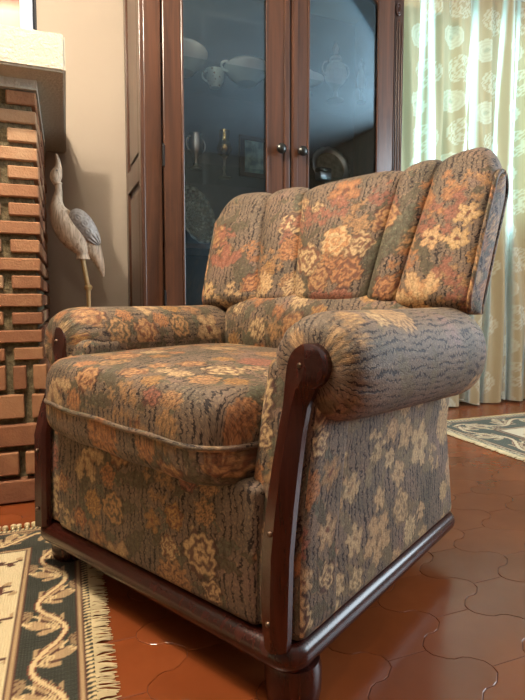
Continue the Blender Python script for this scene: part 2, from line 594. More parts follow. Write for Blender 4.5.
def floor():
    """wavy interlocking terracotta tiles, one mesh"""
    cx0, cy0 = 0.708, 0.7355          # a tile centre
    DX, DY = 0.1605, 0.0735
    hex_ = [(-0.1205, 0), (-0.0400, -DY), (0.0400, -DY), (0.1205, 0), (0.0400, DY), (-0.0400, DY)]
    AMP = 0.0105

    def edge(p, q, n=9):
        p, q = np.array(p), np.array(q)
        t = np.linspace(0, 1, n, endpoint=False)
        pts = p + (q - p) * t[:, None]
        d = q - p
        if abs(d[1]) > 0.01:                     # the four curved sides
            rev = d[0] < 0
            dd = -d if rev else d
            ln = np.hypot(*dd); nrm = np.array([-dd[1], dd[0]]) / ln
            tt = 1 - t if rev else t
            sg = 1.0 if dd[1] > 0 else -1.0
            w = np.sin(2 * PI * tt) + 0.18 * np.sin(6 * PI * tt)
            pts = pts + nrm * (sg * AMP * w)[:, None]
        return pts
    base = np.concatenate([edge(hex_[k], hex_[(k + 1) % 6]) for k in range(6)])
    # inset along the outline normal
    prv, nxt = np.roll(base, 1, 0), np.roll(base, -1, 0)
    tg = nxt - prv; tg /= np.linalg.norm(tg, axis=1, keepdims=True)
    nin = np.stack([-tg[:, 1], tg[:, 0]], 1)
    o1 = base + nin * 0.0005; o2 = base + nin * 0.0014
    N = len(base)
    V, F, T, n = [], [], [], 0
    rng = random.Random(3)
    x0, x1, y0, y1, _ = ROOM
    for i in range(int((x0 - cx0) / DX) - 1, int((x1 - cx0) / DX) + 2):
        for j in range(int((y0 - cy0) / (2 * DY)) - 2, int((y1 - cy0) / (2 * DY)) + 2):
            cx = cx0 + i * DX; cy = cy0 + (2 * j + (i % 2)) * DY
            if cx < x0 - .02 or cx > x1 + .02 or cy < y0 - .02 or cy > y1 + .02: continue
            tint = rng.random(); tx, ty = rng.uniform(-.0025, .0025), rng.uniform(-.0025, .0025)
            for ring, z in ((o1, -0.0045), (o1, -0.0005), (o2, 0.0)):
                for p in ring:
                    V.append((cx + p[0], cy + p[1], z - 0.0002 + tx * p[0] + ty * p[1])); T.append(tint)
            for r in (0, 1):
                for k in range(N):
                    k2 = (k + 1) % N
                    F.append((n + r * N + k, n + r * N + k2, n + (r + 1) * N + k2, n + (r + 1) * N + k))
            F.append(tuple(n + 2 * N + k for k in range(N)))
            n += 3 * N
    k = len(V)
    V += [(x0 - .1, y0 - .1, -0.0022), (x1 + .1, y0 - .1, -0.0022), (x1 + .1, y1 + .1, -0.0022), (x0 - .1, y1 + .1, -0.0022)]
    T += [0.0] * 4
    F.append((k, k + 1, k + 2, k + 3))
    o = mesh_ob('floor', V, F, M_TILE, None, False, {'tint': T})
    o.data.materials.append(M_GROUT)
    o.data.polygons[len(o.data.polygons) - 1].material_index = 1
    o['kind'] = 'structure'


floor()
x0, x1, y0, y1, HT = ROOM
WIN1 = (1.52, 3.05, 1.02, 2.25)      # opening of the curtained window in the back wall
mb = MB()
for a in ((x0, WIN1[0], 0, HT), (WIN1[1], x1 + .12, 0, HT), (WIN1[0], WIN1[1], 0, WIN1[2]), (WIN1[0], WIN1[1], WIN1[3], HT)):
    mb.box(a[0], a[1], y1, y1 + .12, a[2], a[3])
struct(mb, 'wall_back', M_WALL)
struct(MB().box(x0 - .12, x0, y0 - .12, y1 + .12, 0, HT), 'wall_left', M_WALLDARK)
struct(MB().box(x0, x1, y0 - .12, y0, 0, HT), 'wall_front', M_WALLDARK)
WIN2 = (-0.65, 1.15, 0.70, 2.2)
mb = MB()
for a in ((y0 - .12, WIN2[0], 0, HT), (WIN2[1], y1, 0, HT), (WIN2[0], WIN2[1], 0, WIN2[2]), (WIN2[0], WIN2[1], WIN2[3], HT)):
    mb.box(x1, x1 + .12, a[0], a[1], a[2], a[3])
struct(mb, 'wall_right', M_WALLDARK)
struct(MB().box(x0 - .12, x1 + .12, y0 - .12, y1 + .12, HT, HT + .1), 'ceiling', M_CEIL)
M_WFRAME = plain('window_frame_white', (225, 225, 220), 0.4)


def clear_mat(name, fac, tint, refl):
    t = NT(name)
    tr = t.n('ShaderNodeBsdfTransparent'); tr.inputs[0].default_value = (*tint, 1)
    gl = t.n('ShaderNodeBsdfGlossy'); gl.inputs['Roughness'].default_value = 0.15; gl.inputs['Color'].default_value = (*refl, 1)
    mx = t.n('ShaderNodeMixShader'); mx.inputs[0].default_value = fac
    t.link(tr.outputs[0], mx.inputs[1]); t.link(gl.outputs[0], mx.inputs[2])
    return t.done(mx)


def glass_pane_mat(name, fac, tint=(1, 1, 1), refl=(1, 1, 1)):
    t = NT(name)
    tr = t.n('ShaderNodeBsdfTransparent'); tr.inputs[0].default_value = (*tint, 1)
    gl = t.n('ShaderNodeBsdfGlossy'); gl.inputs['Roughness'].default_value = 0.02; gl.inputs['Color'].default_value = (*refl, 1)
    lw = t.n('ShaderNodeFresnel'); lw.inputs[0].default_value = 1.5
    mx = t.n('ShaderNodeMixShader')
    f = t.math('MULTIPLY_ADD', lw.outputs[0], 1.3, fac, clamp=True)
    t.link(f, mx.inputs[0]); t.link(tr.outputs[0], mx.inputs[1]); t.link(gl.outputs[0], mx.inputs[2])
    return t.done(mx)


M_WINGLASS = glass_pane_mat('window_glass', 0.0)


def window(name, horizontal, a0, a1, z0, z1, pos):
    w = empty(name); w['kind'] = 'structure'
    f, g = MB(), MB()

    def bx(m, p0, p1, q0, q1, d0, d1):
        if horizontal: m.box(p0, p1, pos + d0, pos + d1, q0, q1)
        else: m.box(pos + d0, pos + d1, p0, p1, q0, q1)
    t = .05
    bx(f, a0, a1, z0, z0 + t, .04, .09); bx(f, a0, a1, z1 - t, z1, .04, .09)
    bx(f, a0, a0 + t, z0 + t, z1 - t, .04, .09); bx(f, a1 - t, a1, z0 + t, z1 - t, .04, .09)
    m = (a0 + a1) / 2
    bx(f, m - .035, m + .035, z0 + t, z1 - t, .04, .09)
    bx(g, a0 + t, m - .035, z0 + t, z1 - t, .062, .068); bx(g, m + .035, a1 - t, z0 + t, z1 - t, .062, .068)
    fo = f.build('window_frame', M_WFRAME, w, False); go = g.build('pane', M_WINGLASS, w, False)
    fo['kind'] = 'structure'; go['kind'] = 'structure'


window('window_1', True, *WIN1, y1)

# ------------------------------------------------------------------ fireplace


def fireplace():
    fp = empty('fireplace', (-0.80, 2.10, 0), 0, 'orange brick fireplace with a thick cream plaster mantel shelf', 'fireplace')
    ox, oy = -0.80, 2.10
    t = NT('brick')
    tint = t.attr('tint').outputs['Fac']
    nz = t.noise(t.obj(), 22, 4, 0.65)
    nb = t.noise(t.obj(), 160, 2, 0.6)
    f = t.math('ADD', t.math('MULTIPLY', tint, 0.62), t.math('MULTIPLY', nz.outputs[0], 0.38))
    cc = t.ramp(f, [(0.15, L4((112, 78, 60))), (0.4, L4((138, 94, 68))), (0.62, L4((158, 116, 84))), (0.85, L4((174, 142, 110)))])
    brick = t.done(t.bsdf(cc, 0.85, 0, t.bump(nb.outputs[0], 0.5, 0.004), 0.25))
    t = NT('old_mortar')
    nz = t.noise(t.obj(), 60, 4, 0.7)
    cc = t.ramp(nz.outputs[0], [(0.3, L4((74, 66, 50))), (0.7, L4((128, 116, 88)))])
    mort = t.done(t.bsdf(cc, 0.95, 0, t.bump(nz.outputs[0], 0.8, 0.01), 0.2))
    V, F, T, n = [], [], [], 0
    rng = random.Random(11)
    xr, yf = -0.072 - ox, 1.75 - oy
    xl = -1.50 - ox
    yb = 2.548 - oy

    def brk(bx0, bx1, by0, by1, bz0, bz1, tn=None):
        nonlocal n
        j = lambda s=.0025: rng.uniform(-s, s)
        bm = bmesh.new(); bmesh.ops.create_cube(bm, size=1)
        a = (bx0 + j(), bx1 + j(), by0 + j(.004), by1, bz0 + j(.0015), bz1 + j(.0015))
        for v in bm.verts:
            v.co = Vector((a[0] if v.co.x < 0 else a[1], a[2] if v.co.y < 0 else a[3], a[4] if v.co.z < 0 else a[5]))
        bmesh.ops.bevel(bm, geom=bm.edges[:], offset=.003, segments=1, affect='EDGES')
        bm.verts.index_update()
        tt = rng.random() if tn is None else tn
        for v in bm.verts: V.append(tuple(v.co)); T.append(tt)
        for fc in bm.faces: F.append([v.index + n for v in fc.verts])
        n += len(bm.verts); bm.free()
    ZT = 1.262; P = 0.0548
    zs = 0.438                           # top of the soldier course
    op = (-1.25 - ox, -0.45 - ox, 0.80)  # fire opening
    k = 0
    z = ZT
    while z - P > zs - .01:
        z1_, z0_ = z - .0175, z - P
        z1_ = z0_ + .0385
        # front courses: stretchers alternate with headers
        if k % 2 == 0:
            xs = xr; L, G = 0.082, 0.024
            w = [L] + [0.115] * 20
        else:
            xs = xr; L, G = 0.235, 0.018
            w = [L] * 12
        x = xs
        for ww in w:
            if x < xl: break
            a0, a1 = max(x - ww, xl), x
            if not (z1_ < op[2] and a1 > op[0] and a0 < op[1]):
                brk(a0, a1, yf, yf + .1, z0_, z1_)
            x -= ww + G
        # right flank courses
        y = yf + .1 + .02
        for q in range(6):
            yy = min(y + (0.235 if k % 2 == 0 else 0.115), yb)
            brk(xr - .1, xr, y, yy, z0_, z1_)
            y = yy + .02
            if y > yb - .03: break
        z -= P; k += 1
    # soldiers and the tall courses below
    zc = zs - .014
    x = xr + .008
    i = 0
    while x > xl:
        a0 = x - .040
        if not (a0 < op[1] and x > op[0]):
            brk(a0, x, yf - .004, yf + .1, zc - .074, zc, .1 + rng.random() * .6)
        x = a0 - .016; i += 1
    y = yf + .12
    while y < yb - .06:
        brk(xr - .1, xr + .008, y, y + .04, zc - .074, zc, rng.random() * .5); y += .056
    z = zc - .074 - .016
    for r in range(4):
        hh = .068 if r else .072
        z0_ = max(z - hh, 0.001)
        x = xr + .012 + (0, .0, .004, .004)[r]
        w = (0.05, 0.26, 0.075, 0.30)[r]
        while x > xl:
            a0 = max(x - w, xl)
            if not (a0 < op[1] and x > op[0]):
                brk(a0, x, yf + (-.002 if r == 0 else -.012 - .004 * r), yf + .1, z0_, z, .15 + rng.random() * .7)
            x = a0 - .018; w = 0.235
        y = yf + .12
        while y < yb - .1:
            yy = min(y + .235, yb); brk(xr - .1, xr + .012, y, yy, z0_, z, rng.random() * .5); y = yy + .018
        z = z0_ - .018
        if z < .02: break
    o = mesh_ob('brickwork', V, F, brick, fp, False, {'tint': T}); fix_normals(o)
    c = MB()
    c.box(op[1] + .0, xr - .014, yf + .016, yb, 0, ZT)
    c.box(xl, op[0], yf + .016, yb, 0, ZT)
    c.box(op[0], op[1], yf + .016, yb, op[2], ZT)
    c.box(op[0], op[1], yb - .05, yb, 0, op[2])
    c.build('mortar_core', mort, fp, False)
    # mantel slab
    bm = bmesh.new(); bmesh.ops.create_cube(bm, size=1)
    a = (-1.62 - ox, 0.014 - ox, 1.652 - oy, yb, 1.278, 1.384)
    for v in bm.verts:
        v.co = Vector((a[0] if v.co.x < 0 else a[1], a[2] if v.co.y < 0 else a[3], a[4] if v.co.z < 0 else a[5]))
    bmesh.ops.bevel(bm, geom=bm.edges[:], offset=.006, segments=3, affect='EDGES')
    me = bpy.data.meshes.new('mantel_shelf'); bm.to_mesh(me); bm.free(); me.materials.append(M_MANTEL)
    mo = bpy.data.objects.new('mantel_shelf', me); C.objects.link(mo); mo.parent = fp
    MB().box(xl, xr + .004, yf - .006, yb, ZT - .012, 1.280).build('plaster_bed', M_MANTEL, fp, False)


fireplace()

# ------------------------------------------------------------------ armchair


def armchair():
    ch = empty('armchair', (0.400, 1.155, 0), R(-59.75),
               'floral tapestry armchair with rolled arms and dark wood plinth', 'armchair')
    RES = 0.0025
    # --- plinth
    prof = [(-.030, .067), (-.008, .067), (.002, .070), (.007, .078), (.009, .087), (.007, .097), (.002, .104), (-.006, .108), (-.014, .109), (-.030, .109)]
    V = []; per = []
    hx, hy, cr = .368, .341, .032
    for (cx, cy, a0) in ((hx - cr, hy - cr, 0), (-hx + cr, hy - cr, 90), (-hx + cr, -hy + cr, 180), (hx - cr, -hy + cr, 270)):
        for k in range(9):
            a = R(a0 + 90 * k / 8); per.append((cx, cy, math.cos(a), math.sin(a)))
    for cx, cy, c, s in per:
        for d, z in prof: V.append((cx + (cr + d) * c, cy + (cr + d) * s + .0075, z))
    o = mesh_ob('plinth', V, grid_faces(len(per), len(prof), True, True), M_MAHOG, ch)
    fix_normals(o)
    # --- feet
    for fx, fy in ((-.343, -.266), (.336, -.288), (-.22, .20), (.22, .20)):
        z0 = .0075 if fx < -.3 else 0.0
        pr = [(.038, z0), (.042, z0 + .004), (.0445, .018), (.0455, .036), (.045, .056), (.042, .0675)]
        MB().lathe(pr, (fx, fy, 0), 28).build('foot', M_MAHOG, ch)
    # --- seat rail, side slabs, back slab
    V, F, U = rbox((0, -.284, .224), (.296, .044, .116), .018, RES, (0, .006, 0))
    fabric_ob('front_panel', V, F, U, ch, (.30, .42))
    for sx in (-1, 1):
        V, F, U = rbox((sx * .324, .035, .284), (.046, .297, .176), .016, RES if sx > 0 else .008, (.010, 0, 0))
        # slight waist and flare to the foot
        V[:, 0] += sx * (-.012 * np.clip((V[:, 2] - .11) / .2, 0, 1) + .012 * np.clip((V[:, 2] - .33) / .12, 0, 1)) * (np.abs(V[:, 0]) > .324)
        V[:, 1] -= .022 * np.clip((V[:, 2] - .11) / .30, 0, 1) * np.clip((V[:, 1] - .1) / .2, 0, 1)
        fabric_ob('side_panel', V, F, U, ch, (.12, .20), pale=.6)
    V, F, U = rbox((0, .306, .35), (.30, .030, .25), .015, .008)
    fabric_ob('back_panel', V, F, U, ch, (.1, .1))
    # --- rolled arms
    ys = [(.318, .02), (.316, .30), (.309, .58), (.295, .80), (.272, .93), (.245, .99)]
    ys += [(y, 1.0) for y in np.arange(.235, -.208, -.0028)]
    ys += [(-0.214, .995), (-0.228, .98), (-0.241, .955), (-0.252, .915), (-0.262, .86), (-0.270, .79), (-0.276, .70), (-0.280, .58), (-0.282, .44), (-0.283, .25), (-0.283, .02)]
    na = 200
    th = np.linspace(0, 2 * PI, na, endpoint=False) + PI
    for sx in (-1, 1):
        V, U = [], []
        arc = 0; prev = None
        for y, s in ys:
            f = np.clip((.25 - y) / .5, 0, 1)             # 0 back, 1 front
            rx = .090 + .002 * f; rz = .101 - .014 * f
            cx, cz = .369 - .011 * f, .508 + .013 * f
            # flatten the underside, fuller outer top
            ct, st = np.cos(th), np.sin(th)
            k = np.sign(ct) * np.abs(ct) ** .92; q = np.sign(st) * np.abs(st) ** .92
            # gathers near the front and back ends
            e = np.exp(-((y + .277) / .045) ** 2) + .7 * np.exp(-((y - .31) / .04) ** 2)
            w = 1 + e * (.012 * np.sin(13 * th + 2) + .006 * np.sin(29 * th)) + .006 * np.sin(3 * th + 9 * y)
            ss = s * w
            tc = (1 - s) * .012 * f                      # the roll closes on the scroll
            X = cx + tc + rx * ss * k; Zz = cz + rz * ss * q
            V.append(np.stack([sx * X, np.full(na, y), Zz], 1))
            if prev is not None: arc += math.hypot(y - prev[0], .085 * (s - prev[1]))
            prev = (y, s)
            U.append(np.stack([th * .088 * (1 if s > .5 else 1), np.full(na, arc)], 1))
        V = np.concatenate(V); U = np.concatenate(U)
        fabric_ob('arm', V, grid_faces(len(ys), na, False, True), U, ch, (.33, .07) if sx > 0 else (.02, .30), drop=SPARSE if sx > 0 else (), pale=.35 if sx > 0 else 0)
    # --- arm fronts: upholstered strips behind the wooden facings
    for sx in (-1, 1):
        V, F, U = rbox((sx * .319, -.262, .322), (.058, .058, .216), .024, RES)
        lean = np.clip((V[:, 2] - .20) / .30, 0, 1.2) ** 1.5
        V[:, 1] += lean * .042; V[:, 0] += sx * lean * .006 - sx * .004
        fabric_ob('arm_front', V, F, U, ch, (.22, .15))
    # --- wooden facings with a scroll head
    def facing(sx):
        st = []                                           # z, y, left, right (in |x|)
        lf = 1 if sx < 0 else 0
        for z, y, c, w in ((.107, -.334, .340, .038), (.13, -.334, .339, .044), (.18, -.334, .338, .048), (.25, -.332, .338, .049), (.32, -.328, .343, .047), (.38, -.320, .346, .045), (.43, -.311, .3485, .042), (.468, -.301, .3500, .042)):
            w -= .010 * lf * min(1, max(0, (z - .11) / .1))
            c += lf * (.004 - .020 * max(0, (z - .36) / .11)); y += lf * .020 * max(0, (z - .33) / .14)
            st.append((z, y, c - w / 2, c + w / 2))
        hc = (.3655 - .016 * lf, .527); hr = .035
        for k in range(15):
            a = R(-62 + 152 * k / 14)
            z = hc[1] + hr * math.sin(a)
            half = hr * math.cos(a)
            left = hc[0] - half
            if a < R(10): left = min(left, .3285 - .011 * lf + (z - .468) * .02) if z < hc[1] else hc[0] - half
            st.append((z, -.301 + .020 * lf + (z - .468) * .14, left, hc[0] + half))
        st = [s for s in st if s[3] - s[2] > .004]
        V = []
        for i, (z, y, l, r) in enumerate(st):
            w = r - l; ch_ = min(.009, w * .3)
            yb = y + .008
            V += [(sx * l, yb, z), (sx * l, y - .004, z), (sx * (l + ch_ * .55), y - .013, z), (sx * (l + w * .56), y - .0195, z), (sx * (r - ch_ * .5), y - .010, z), (sx * r, y - .003, z), (sx * r, yb, z)]
        n = len(st)
        F = [tuple(f) for f in grid_faces(n, 7)]
        F.append(tuple(range(7))); F.append(tuple((n - 1) * 7 + k for k in range(7)))
        for i in range(n - 1): F.append((i * 7, i * 7 + 6, (i + 1) * 7 + 6, (i + 1) * 7))
        o = mesh_ob('arm_facing', V, F, M_MAHOG, ch, False)
        fix_normals(o)
        o.data.polygons.foreach_set('use_smooth', [True] * len(o.data.polygons))
        o.data.set_sharp_from_angle(angle=R(28))
        for (x, z, y) in ((.361, .530, -.3100), (.3370, .285, -.3490), (.337, .150, -.3525)):
            m = MB(); m.lathe([(.0005, -.0045), (.003, -.004), (.0045, 0), (.003, .003), (.0005, .004)], (0, 0, 0), 12, Matrix.Rotation(R(90), 4, 'X'))
            s_ = m.build('screw', M_SCREW, o); s_.location = (sx * x + (.016 * lf if z > .5 else 0), y + (.020 * lf if z > .5 else 0), z)
    facing(1); facing(-1)
    # --- seat cushion
    nx, ny = 270, 240
    a, b = .289, .300
    cy = -.079; ccx = -.019

    def cush(nu, nv, top):
        u = np.linspace(-1, 1, nu); v = np.linspace(-1, 1, nv)
        Uu, Vv = np.meshgrid(u, v, indexing='ij')
        Uu, Vv = Uu.ravel(), Vv.ravel()
        # square to rounded-square
        n = 7.0
        rad = np.maximum(np.abs(Uu), np.abs(Vv))
        ln = (np.abs(Uu) ** n + np.abs(Vv) ** n) ** (1 / n)
        k = np.where(ln > 1e-9, rad / np.maximum(ln, 1e-9), 1)
        sx_, sy_ = Uu * k, Vv * k
        tcap = rad                                       # 0 centre, 1 rim
        ang = np.clip((tcap - .78) / .22, 0, 1) * PI / 2
        shr = np.where(tcap > .78, (.89 + .11 * np.sin(ang)) / np.maximum(tcap, 1e-6), .89 / .78)
        X, Y = a * sx_ * shr, b * sy_ * shr
        prof = np.where(tcap > .78, np.cos(ang) ** (.58 if top else .42), 1.0)
        if top:
            Z = .402 + prof * (.088 + .016 * (1 - (X / a) ** 2) * (1 - (np.clip((Y) / b, -1, 1)) ** 2))
        else:
            Z = .402 - prof * .069
        Z = Z - .0015 * np.sin(X * 40) * (Y < -.2) - .010 * X / a
        return np.stack([X + ccx, Y + cy, Z], 1)
    Vt = cush(nx, ny, True); Ft = grid_faces(nx, ny)
    wx = smooth(np.abs(Vt[:, 0] - ccx) / a, .86, 1.0) * np.sign(Vt[:, 0]); wy = smooth(np.abs(Vt[:, 1] - cy) / b, .86, 1.0) * np.sign(Vt[:, 1] - cy)
    dz = np.clip(.495 - Vt[:, 2], 0, 1)
    Ut = np.stack([Vt[:, 0] + wx * dz, Vt[:, 1] + wy * dz], 1)
    fabric_ob('seat_cushion', Vt, Ft, Ut, ch, (.34, .52))
    cu = bpy.data.objects[[o.name for o in ch.children if o.name.startswith('seat_cushion')][0]]
    Vb = cush(nx, ny, False)
    Ub = np.stack([Vb[:, 0], Vb[:, 2] + .1], 1)
    fabric_ob('cushion_underside', Vb, Ft, Ub, cu, (.1, .33))
    # piping
    pts = []
    for k in range(160):
        t = 2 * PI * k / 160
        c, s = math.cos(t), math.sin(t)
        n = 7.0
        q = (abs(c) ** n + abs(s) ** n) ** (-1 / n)
        pts.append((a * c * q * .998 + ccx, b * s * q * .998 + cy, .402 - .0015 * math.sin(a * c * q * 40) * (s < -.5) - .010 * c * q))

    def piping(pts, parent, r=.0058, closed=True, off=(0, 0)):
        pts = np.array(pts); N = len(pts); nn = 10
        m = MB(); m.tube(pts, r, nn, closed)
        V = np.array([tuple(v) for v in m.V])
        arc = np.concatenate([[0], np.cumsum(np.linalg.norm(np.diff(pts, axis=0), axis=1))])
        U = np.stack([np.tile(np.arange(nn) * .004, N), np.repeat(arc, nn)], 1)
        fabric_ob('piping', V, m.F, U, parent, off)
    piping(pts, cu, .0052)
    # --- lumbar roll between the arms
    nu, nv = 150, 46
    u = np.linspace(-1, 1, nu); v = np.linspace(0, 1, nv)
    Uu, Vv = np.meshgrid(u, v, indexing='ij'); Uu, Vv = Uu.ravel(), Vv.ravel()
    ang = Vv * PI
    e = (1 - np.abs(Uu) ** 6) ** .5
    X = .318 * Uu
    Y = .295 - (.100 * np.sin(ang) ** .6) * (.35 + .65 * e)
    Z = .535 - .105 * np.cos(ang) + .006 * (1 - Uu ** 2) - .03 * np.abs(Uu) ** 4
    fabric_ob('lumbar_roll', np.stack([X, Y, Z], 1), grid_faces(nu, nv), np.stack([X, Vv * .3], 1), ch, (.2, .12))
    # --- channelled back
    edges_t = np.array([-.428, -.250, -.115, .190, .285, .428]); edges_b = np.array([-.402, -.200, -.060, .150, .225, .402])
    nc = [68, 46, 96, 40, 56]
    s_all, ci = [], []
    for c in range(5):
        q = np.linspace(-1, 1, nc[c] + 1)
        q = np.sin(q * PI / 2) * .55 + q * .45
        if c: q = q[1:]
        s_all += list(q); ci += [c] * len(q)
    s_all = np.array(s_all); ci = np.array(ci)
    nv_f, nv_t, nv_b = 130, 44, 40
    tf = np.linspace(0, 1, nv_f)
    cols = []; uvs = []
    for s, c in zip(s_all, ci):
        xb = edges_b[c] + (edges_b[c + 1] - edges_b[c]) * (s + 1) / 2
        xt = edges_t[c] + (edges_t[c + 1] - edges_t[c]) * (s + 1) / 2
        xn = xt / .428                                     # -1..1
        puff = (max(0, 1 - abs(s) ** 2.6)) ** .55
        edge_in = 1.0
        if c == 0 and s < 0 or c == 4 and s > 0: puff = (max(0, 1 - abs(s) ** 5)) ** .5 * .75 + .25
        amp = (.030, .026, .038, .026, .030)[c]
        ztop = .953 + .010 * xn + .016 * abs(xn) ** 1.5 + .024 * puff - .008
        ztop -= .060 * max(0, (abs(xn) - .84) / .16) ** 2.4
        wing = -.022 * abs(xn) ** 2.2                      # wings come forward
        th_ = .118 - .026 * abs(xn) ** 2
        zb = .598 - .006 * abs(xn)
        # centre line of the section: leans back
        def cl(z):
            f = (z - .60) / .35
            return .298 + .105 * f + .018 * f * f
        rt = th_ / 2
        P = []
        # front
        zz = zb + (ztop - rt - zb) * tf
        bot = np.clip(tf / .16, 0, 1)
        round_b = np.sqrt(1 - (1 - bot) ** 2)              # lower edge rolls under
        for z, rb in zip(zz, round_b):
            P.append((cl(z) + wing - rt * rb - amp * puff * rb * (.75 + .25 * math.sin(PI * (z - zb) / (ztop - zb))), z))
        a0 = np.linspace(0, PI, nv_t + 2)[1:-1]
        zc = ztop - rt; yc = cl(zc) + wing
        dx0 = amp * puff * .75
        for a in a0:
            P.append((yc - (rt + dx0 * max(0, math.cos(a))) * math.cos(a), zc + rt * math.sin(a) * 1.0))
        zz2 = np.linspace(zc, zb - .0, nv_b)
        for z in zz2: P.append((cl(z) + wing + rt, z))
        P = np.array(P)
        f = np.clip((P[:, 1] - zb) / (ztop - zb), 0, 1)
        X = xb + (xt - xb) * f
        # grooves pinch the top
        cols.append(np.stack([X + .018, P[:, 0], P[:, 1]], 1))
        arc = np.concatenate([[0], np.cumsum(np.hypot(np.diff(P[:, 0]), np.diff(P[:, 1])))])
        uvs.append(np.stack([X, arc], 1))
    n, m = len(cols), len(cols[0])
    V = np.concatenate(cols); U = np.concatenate(uvs)
    F = grid_faces(n, m).tolist()
    bk = [
        (m_leaf, -.02, .10, .07, DGRN, SAGE, 1.3), (m_leaf, .19, .20, .10, DGRN, MINT, 1.0), (m_leaf, .17, .08, .08, DGRN, SAGE, 1.4), (m_leaf, -.32, .30, .06, DGRN, SAGE, .4),
        (m_lily, -.335, .20, .055, RUST, PINK, .1), (m_spray, -.30, .08, .055, ORNG, CREAM, .4), (m_spray, -.36, .27, .05, RUST, PINK, .21), (m_spray, -.24, .22, .045, RUST, ORNG, .37), (m_leaf, -.25, .17, .06, DGRN, SAGE, 1.9), (m_spray, -.16, .18, .05, RUST, TAN, .83), (m_spray, -.12, .28, .045, RUST, PINK, .47), (m_mum, -.17, .12, .036, ORNG, CREAM, .5), (m_rose, .02, .14, .042, RUST, TAN, .2), (m_rose, .12, .22, .040, RUST, CREAM, 1.2), (m_mum, .09, .08, .036, RUST, PINK, 2.2), (m_leaf, .06, .05, .05, DGRN, SAGE, .3), (m_spray, .10, .31, .05, RUST, TAN, .61), (m_spray, .16, .35, .05, PLUM, PINK, .07), (m_leaf, .23, .25, .08, DGRN, MINT, 1.3), (m_spray, .25, .16, .045, RUST, ORNG, .27), (m_spray, .38, .34, .05, RUST, TAN, .33), (m_spray, .40, .08, .045, PLUM, PINK, .14), (m_blossom, -.38, .10, .032, GOLD, CREAM, .3), (m_blossom, -.40, .03, .030, GOLD, CREAM, .9),
        (m_rose, -.22, .12, .035, RUST, ORNG, 1.0), (m_spray, -.19, .06, .05, RUST, CREAM, .66),
        (m_mum, -.10, .22, .042, RUST, ORNG, .2), (m_rose, -.03, .19, .050, RUST, CREAM, .6), (m_rose, .055, .24, .048, ORNG, CREAM, 2.0), (m_mum, -.06, .10, .044, RUST, CREAM, .8),
        (m_rose, .10, .15, .046, RUST, ORNG, 3.1), (m_mum, .03, .07, .040, PLUM, PINK, 1.8), (m_spray, .02, .33, .06, RUST, PINK, .12), (m_spray, -.06, .31, .05, PLUM, PINK, .93),
        (m_spray, .33, .27, .085, RUST, PINK, .55), (m_spray, .30, .33, .07, RUST, ORNG, .72), (m_blossom, .385, .27, .034, GOLD, CREAM, .5), (m_blossom, .37, .21, .032, GOLD, CREAM, 1.3),
        (m_blossom, .31, .22, .034, ORNG, CREAM, .1), (m_lily, .29, .09, .06, ORNG, CREAM, .5), (m_rose, .21, .10, .036, RUST, ORNG, 2.4), (m_spray, .36, .13, .045, RUST, PINK, .35), (m_mum, .30, .03, .034, ORNG, CREAM, .6),
    ]
    # the repeat is switched off: its bouquets are woven where this panel shows them
    bo = fabric_ob('backrest', V, F, U, ch, (0, 0), bk, True, SPARSE)
    # boxing at both ends, joining front and back lines of the end columns
    for e, sx in ((0, -1), (n - 1, 1)):
        col = cols[e]
        half = nv_f + nv_t // 2
        fr = col[:half]; bkk = col[half:][::-1]
        # resample back to the same count
        tt = np.linspace(0, 1, half)
        tb = np.linspace(0, 1, len(bkk))
        br = np.stack([np.interp(tt, tb, bkk[:, k]) for k in range(3)], 1)
        k_ = 16
        q = np.linspace(0, 1, k_)
        S = fr[:, None, :] * (1 - q)[None, :, None] + br[:, None, :] * q[None, :, None]
        S[:, :, 0] += sx * .014 * np.sin(PI * q)[None, :] * np.clip((1 - tt) / .08, 0, 1)[:, None]
        S = S.reshape(-1, 3)
        fabric_ob('backrest_boxing', S, grid_faces(half, k_), np.stack([S[:, 1], S[:, 2]], 1), ch, (.4 + .1 * sx, .05))
        piping([fr[i] + np.array([sx * .003, -.001, .002]) for i in range(4, half, 2)], bo, .006, False, (.2, .1))
        piping([br[i] + np.array([sx * .003, .001, .002]) for i in range(0, half, 2)], bo, .006, False, (.3, .1))
    return ch


armchair()

# ------------------------------------------------------------------ display cabinet
CF = Vector((0.30, 2.11, 0)); CB = R(2.0)


def cabpt(a, d, z):
    return Vector((CF.x + a * math.cos(CB) - d * math.sin(CB), CF.y + a * math.sin(CB) + d * math.cos(CB), z + .0008))


M_CABGLASS = glass_pane_mat('cabinet_glass', 0.045, (0.96, 0.99, 1.0), (0.60, 0.84, 1.0))  # blue reflection tint stands in for a room lit by bluish daylight
M_SHELF = clear_mat('shelf_glass', 0.05, (0.86, 0.93, 0.93), (0.30, 0.42, 0.48))
M_KNOB = plain('pewter', (64, 66, 64), 0.3, 0.85)
SHELF_Z = (0.86, 1.19, 1.61)


